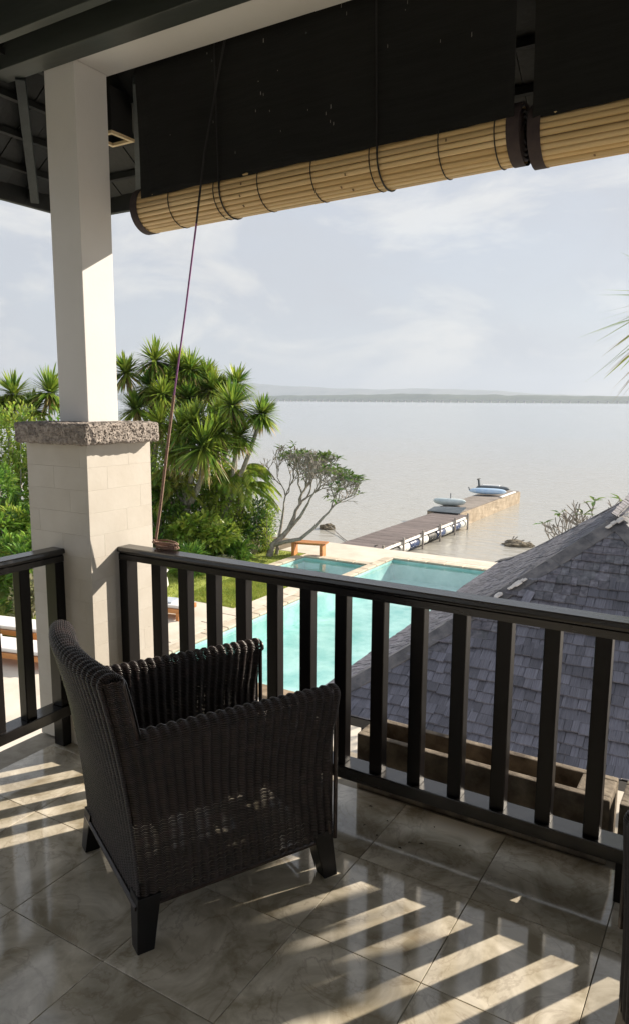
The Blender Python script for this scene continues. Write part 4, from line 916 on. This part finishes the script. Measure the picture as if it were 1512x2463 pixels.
q = atz(60,1612,ZG); lounger((q[0]-.5,q[1]+.25,ZG), R(14), 'teak sun lounger with white mattress behind the side balusters')
q = atz(60,1572,ZG); lounger((q[0]-1.1,q[1]+.5,ZG), R(14), 'second teak lounger behind the one with the white mattress, at the lawn edge')
# white glazed pot by the border
q = atz(386,1418,ZG); pot = MB(); root = empty('garden_pot', (q[0]-.05,q[1],ZG)); tag(root, 'white glazed garden pot at the border edge', 'pot')
pot.lathe([(.001,0),(.20,0),(.27,.12),(.24,.30),(.20,.42),(.27,.52),(.24,.52),(.17,.42),(.001,.40)], 20); pot.build('body', MATS['white_glaze'], root, True)
MB().lathe([(.001,.425),(.17,.42)], 16).build('soil', MATS['soil'], root)

# ------------------------------------------------------------------ pier
pi_ = empty('pontoon_walkway', (-11.5,26.5,ZW)); tag(pi_, 'plank pontoon walkway on floating drums leading from the terrace', 'pier')
PD = ZG-.02-ZW
pl = MB().box(-.80,.80,-.098,.098,0,.035).me('plank', MATS['pier_plank'])
for i in range(45): add('plank', pl, pi_, (random.uniform(-.012,.012), -4.45+.2*i, PD-.035+random.uniform(0,.006)), (0,0,random.uniform(-.004,.004)))
for s in (-1,1): MB().box(s*.78-.03,s*.78+.03,-4.5,4.5,PD-.14,PD-.037).build('beam', MATS['cushion'] if s > 0 else MATS['pier_plank'], pi_, bevel=.005)
drum = lambda m: MB().lathe([(.001,-.42),(.17,-.42),(.185,-.39),(.175,-.14),(.185,-.12),(.175,-.1),(.175,.1),(.185,.12),(.175,.14),(.185,.39),(.17,.42),(.001,.42)], 14).me('drum', MATS[m], True)
dm = {m: drum(m) for m in ('drum_white','drum_blue','black_rubber')}
for i, m in enumerate(('drum_white','black_rubber','drum_white','drum_blue','drum_white','black_rubber','drum_blue','drum_white','drum_blue','drum_white')):
    add('float_drum', dm[m], pi_, (.62,-4.05+.9*i,PD-.36), (math.pi/2,0,0)); add('float_drum', dm[m], pi_, (-.62,-4.05+.9*i,PD-.36), (math.pi/2,0,0))
for y in (-4.3,-2.6,-.8,1.0,2.7,4.3): MB().tube([(.86,y,-1),(.86,y,PD+.10)], .045, 8).build('mooring_post', MATS['bark_grey'], pi_, True)
cp = empty('concrete_jetty', (-11.9,35.9,ZW)); tag(cp, 'stained concrete jetty at the end of the plank walkway', 'jetty')
bm = bmesh.new(); bmesh.ops.create_cube(bm, size=1); bmesh.ops.scale(bm, vec=(1.62,9.7,1.9), verts=bm.verts); bmesh.ops.subdivide_edges(bm, edges=bm.edges[:], cuts=14, use_grid_fill=True)
for v_ in bm.verts:
    v_.co.z -= .95-.66+.02
    q = mnoise.fractal(Vector((v_.co.x*1.5, v_.co.y*1.1, v_.co.z*2)), .8, 2, 4)
    if abs(v_.co.x) > .8: v_.co.x += .035*q
    if v_.co.z > .3 and abs(v_.co.x) > .8 and q > .25: v_.co.z -= .06*q
me = bpy.data.meshes.new('block'); bm.to_mesh(me); bm.free(); me.materials.append(MATS['pier_concrete']); add('block', me, cp)
MB().box(-.76,.76,-4.8,4.8,.645,.675).build('deck_slab', MATS['pier_deck'], cp, bevel=.01)
MB().box(.68,.815,1.4,4.0,.672,.735).build('kerb', MATS['cushion'], cp, bevel=.01)
ZD = ZW+.677
def hull(L_, w, h, nose=1.0, flat=.5):
    mb = MB(); n = 18; m = 12
    for i in range(n+1):
        t = -1+2*i/n; f = max(.0, 1-abs(t)**2.4)**(.75*nose)
        for k in range(m):
            a = 2*math.pi*k/m; y = math.cos(a); z = math.sin(a); mb.v.append((L_/2*t, w/2*f*y*(1 if z < 0 else 1), h/2*f**.6*(z if z > 0 else z*flat)+.10*h*t*t))
    for i in range(n):
        for k in range(m): a = i*m+k; mb.f.append((a, i*m+(k+1) % m, (i+1)*m+(k+1) % m, a+m))
    return mb
ang = YAW
q = atz(*(804.4+1140/3.07, 1132.8+190/3.07), ZD)
k1 = empty('kayak', (-12.05,37.9,ZD+.0), R(12)); tag(k1, 'pale blue kayak lying upside down on the jetty', 'kayak')
add('hull', hull(2.0,.72,.44).me('hull', MATS['kayak_blue'], True), k1, (0,0,.16)); MB().bar((-.8,0,.30),(.8,0,.30),.04,.05).build('keel', MATS['kayak_blue'], k1); MB().tube([(-.95,0,.2),(-1.02,0,.40)], .03).build('toggle', MATS['hull_dark'], k1)
k2 = empty('jet_ski', (-12.25,39.4,ZD+.02), R(4)); tag(k2, 'dark watercraft with raised handlebar behind the blue kayak', 'watercraft')
add('hull', hull(1.9,.7,.40).me('hull', MATS['hull_dark'], True), k2, (0,0,.14)); MB().box(-.6,.4,-.14,.14,.22,.38).build('seat', MATS['hull_white'], k2, bevel=.05); MB().bar((-.75,0,.25),(-.8,0,.66),.18,.10).build('steering_column', MATS['hull_dark'], k2, bevel=.02); MB().tube([(-.8,-.26,.67),(-.8,.26,.67)], .035).build('handlebar', MATS['black_rubber'], k2)
k3 = empty('dinghy', (-12.35,33.0,ZD+.06), R(10)); tag(k3, 'small grey white dinghy with a short mast at the start of the jetty', 'dinghy')
add('hull', hull(1.6,.56,.32,.9,1.3).me('hull', MATS['kayak_grey'], True), k3, (0,0,.14)); MB().box(-.5,.5,-.17,.17,.18,.215).build('deck', MATS['hull_white'], k3, bevel=.01); MB().tube([(.05,0,.2),(.05,0,.55)], .022).build('mast', MATS['hull_dark'], k3); MB().bar((-.25,0,.08),(-.1,0,-.04),.03,.2).build('skeg', MATS['hull_white'], k3)
gr_ = MB().addv([(-.8,-.42,.03),(.75,-.42,.03),(.75,.42,.20),(-.8,.42,.12),(-.8,-.42,0),(.75,-.42,0),(.75,.42,.17),(-.8,.42,.09)], [(0,1,2,3),(7,6,5,4),(0,4,5,1),(1,5,6,2),(2,6,7,3),(3,7,4,0)]).build('gangway_plate', MATS['hull_dark'], None, loc=(-11.75,31.15,ZD)); tag(gr_, 'dark metal plate bridging the plank walkway and the jetty', 'gangway')
# mooring line and rocks
def rock(c, s, seed, label):
    bm = bmesh.new(); bmesh.ops.create_icosphere(bm, subdivisions=4, radius=1)
    for v_ in bm.verts: v_.co *= 1+.35*mnoise.fractal(v_.co*1.6+Vector((seed,0,0)), .8, 2, 4); v_.co = Vector((v_.co.x*s[0], v_.co.y*s[1], v_.co.z*s[2]))
    me = bpy.data.meshes.new('sea_rock'); bm.to_mesh(me); bm.free(); me.materials.append(MATS['rock']); o = add('sea_rock', me, None, (c[0],c[1],ZW)); return tag(o, label, 'rock', 'rocks standing in the shallow sea')
q = atz(785,1272,ZW); rock(q, (.42,.3,.22), 3, 'flat rock in the water behind the frangipani bough')
q = atz(1245,1312,ZW); rock(q, (.62,.4,.20), 9, 'low rock in the shallows near the pavilion roof')
dw = MB(); p0 = Vector(atz(1212,1308,ZW)); rr_ = random.Random(4)
for k in range(9): a = p0+Vector((rr_.uniform(0,.7),rr_.uniform(-.1,.2),.05)); dw.tube([a, a+Vector((rr_.uniform(-.5,.5),rr_.uniform(-.2,.2),rr_.uniform(.05,.28)))], .022, 5)
dw = dw.build('driftwood', MATS['bark_grey']); tag(dw, 'dark driftwood branch caught on the rock in the shallows', 'driftwood')
a = Vector(atz(795,1266,ZW+.15)); b = Vector((-10.9,22.3,ZG+.05)); ml = MB().tube([a.lerp(b,t)+Vector((0,0,-.35*math.sin(math.pi*t))) for t in np.linspace(0,1,14)], .018, 5).build('mooring_line', MATS['bark_grey']); tag(ml, 'slack mooring line from the flat rock to the walkway', 'rope')

# ------------------------------------------------------------------ haze
hz_ = bpy.data.materials.new('haze_air'); hz_.use_nodes = True; t = hz_.node_tree; t.nodes.clear(); o_ = t.nodes.new('ShaderNodeOutputMaterial'); pv = t.nodes.new('ShaderNodeVolumePrincipled')
pv.inputs['Color'].default_value = (.49,.55,.64,1); pv.inputs['Density'].default_value = 1.4e-4; pv.inputs['Anisotropy'].default_value = .2; t.links.new(pv.outputs[0], o_.inputs['Volume'])
hb = MB().box(-9900,9900,-120,10400,ZG-4,330).build('haze', hz_); tag(hb, 'thin pale sea haze over the bay', 'haze', kind='stuff')
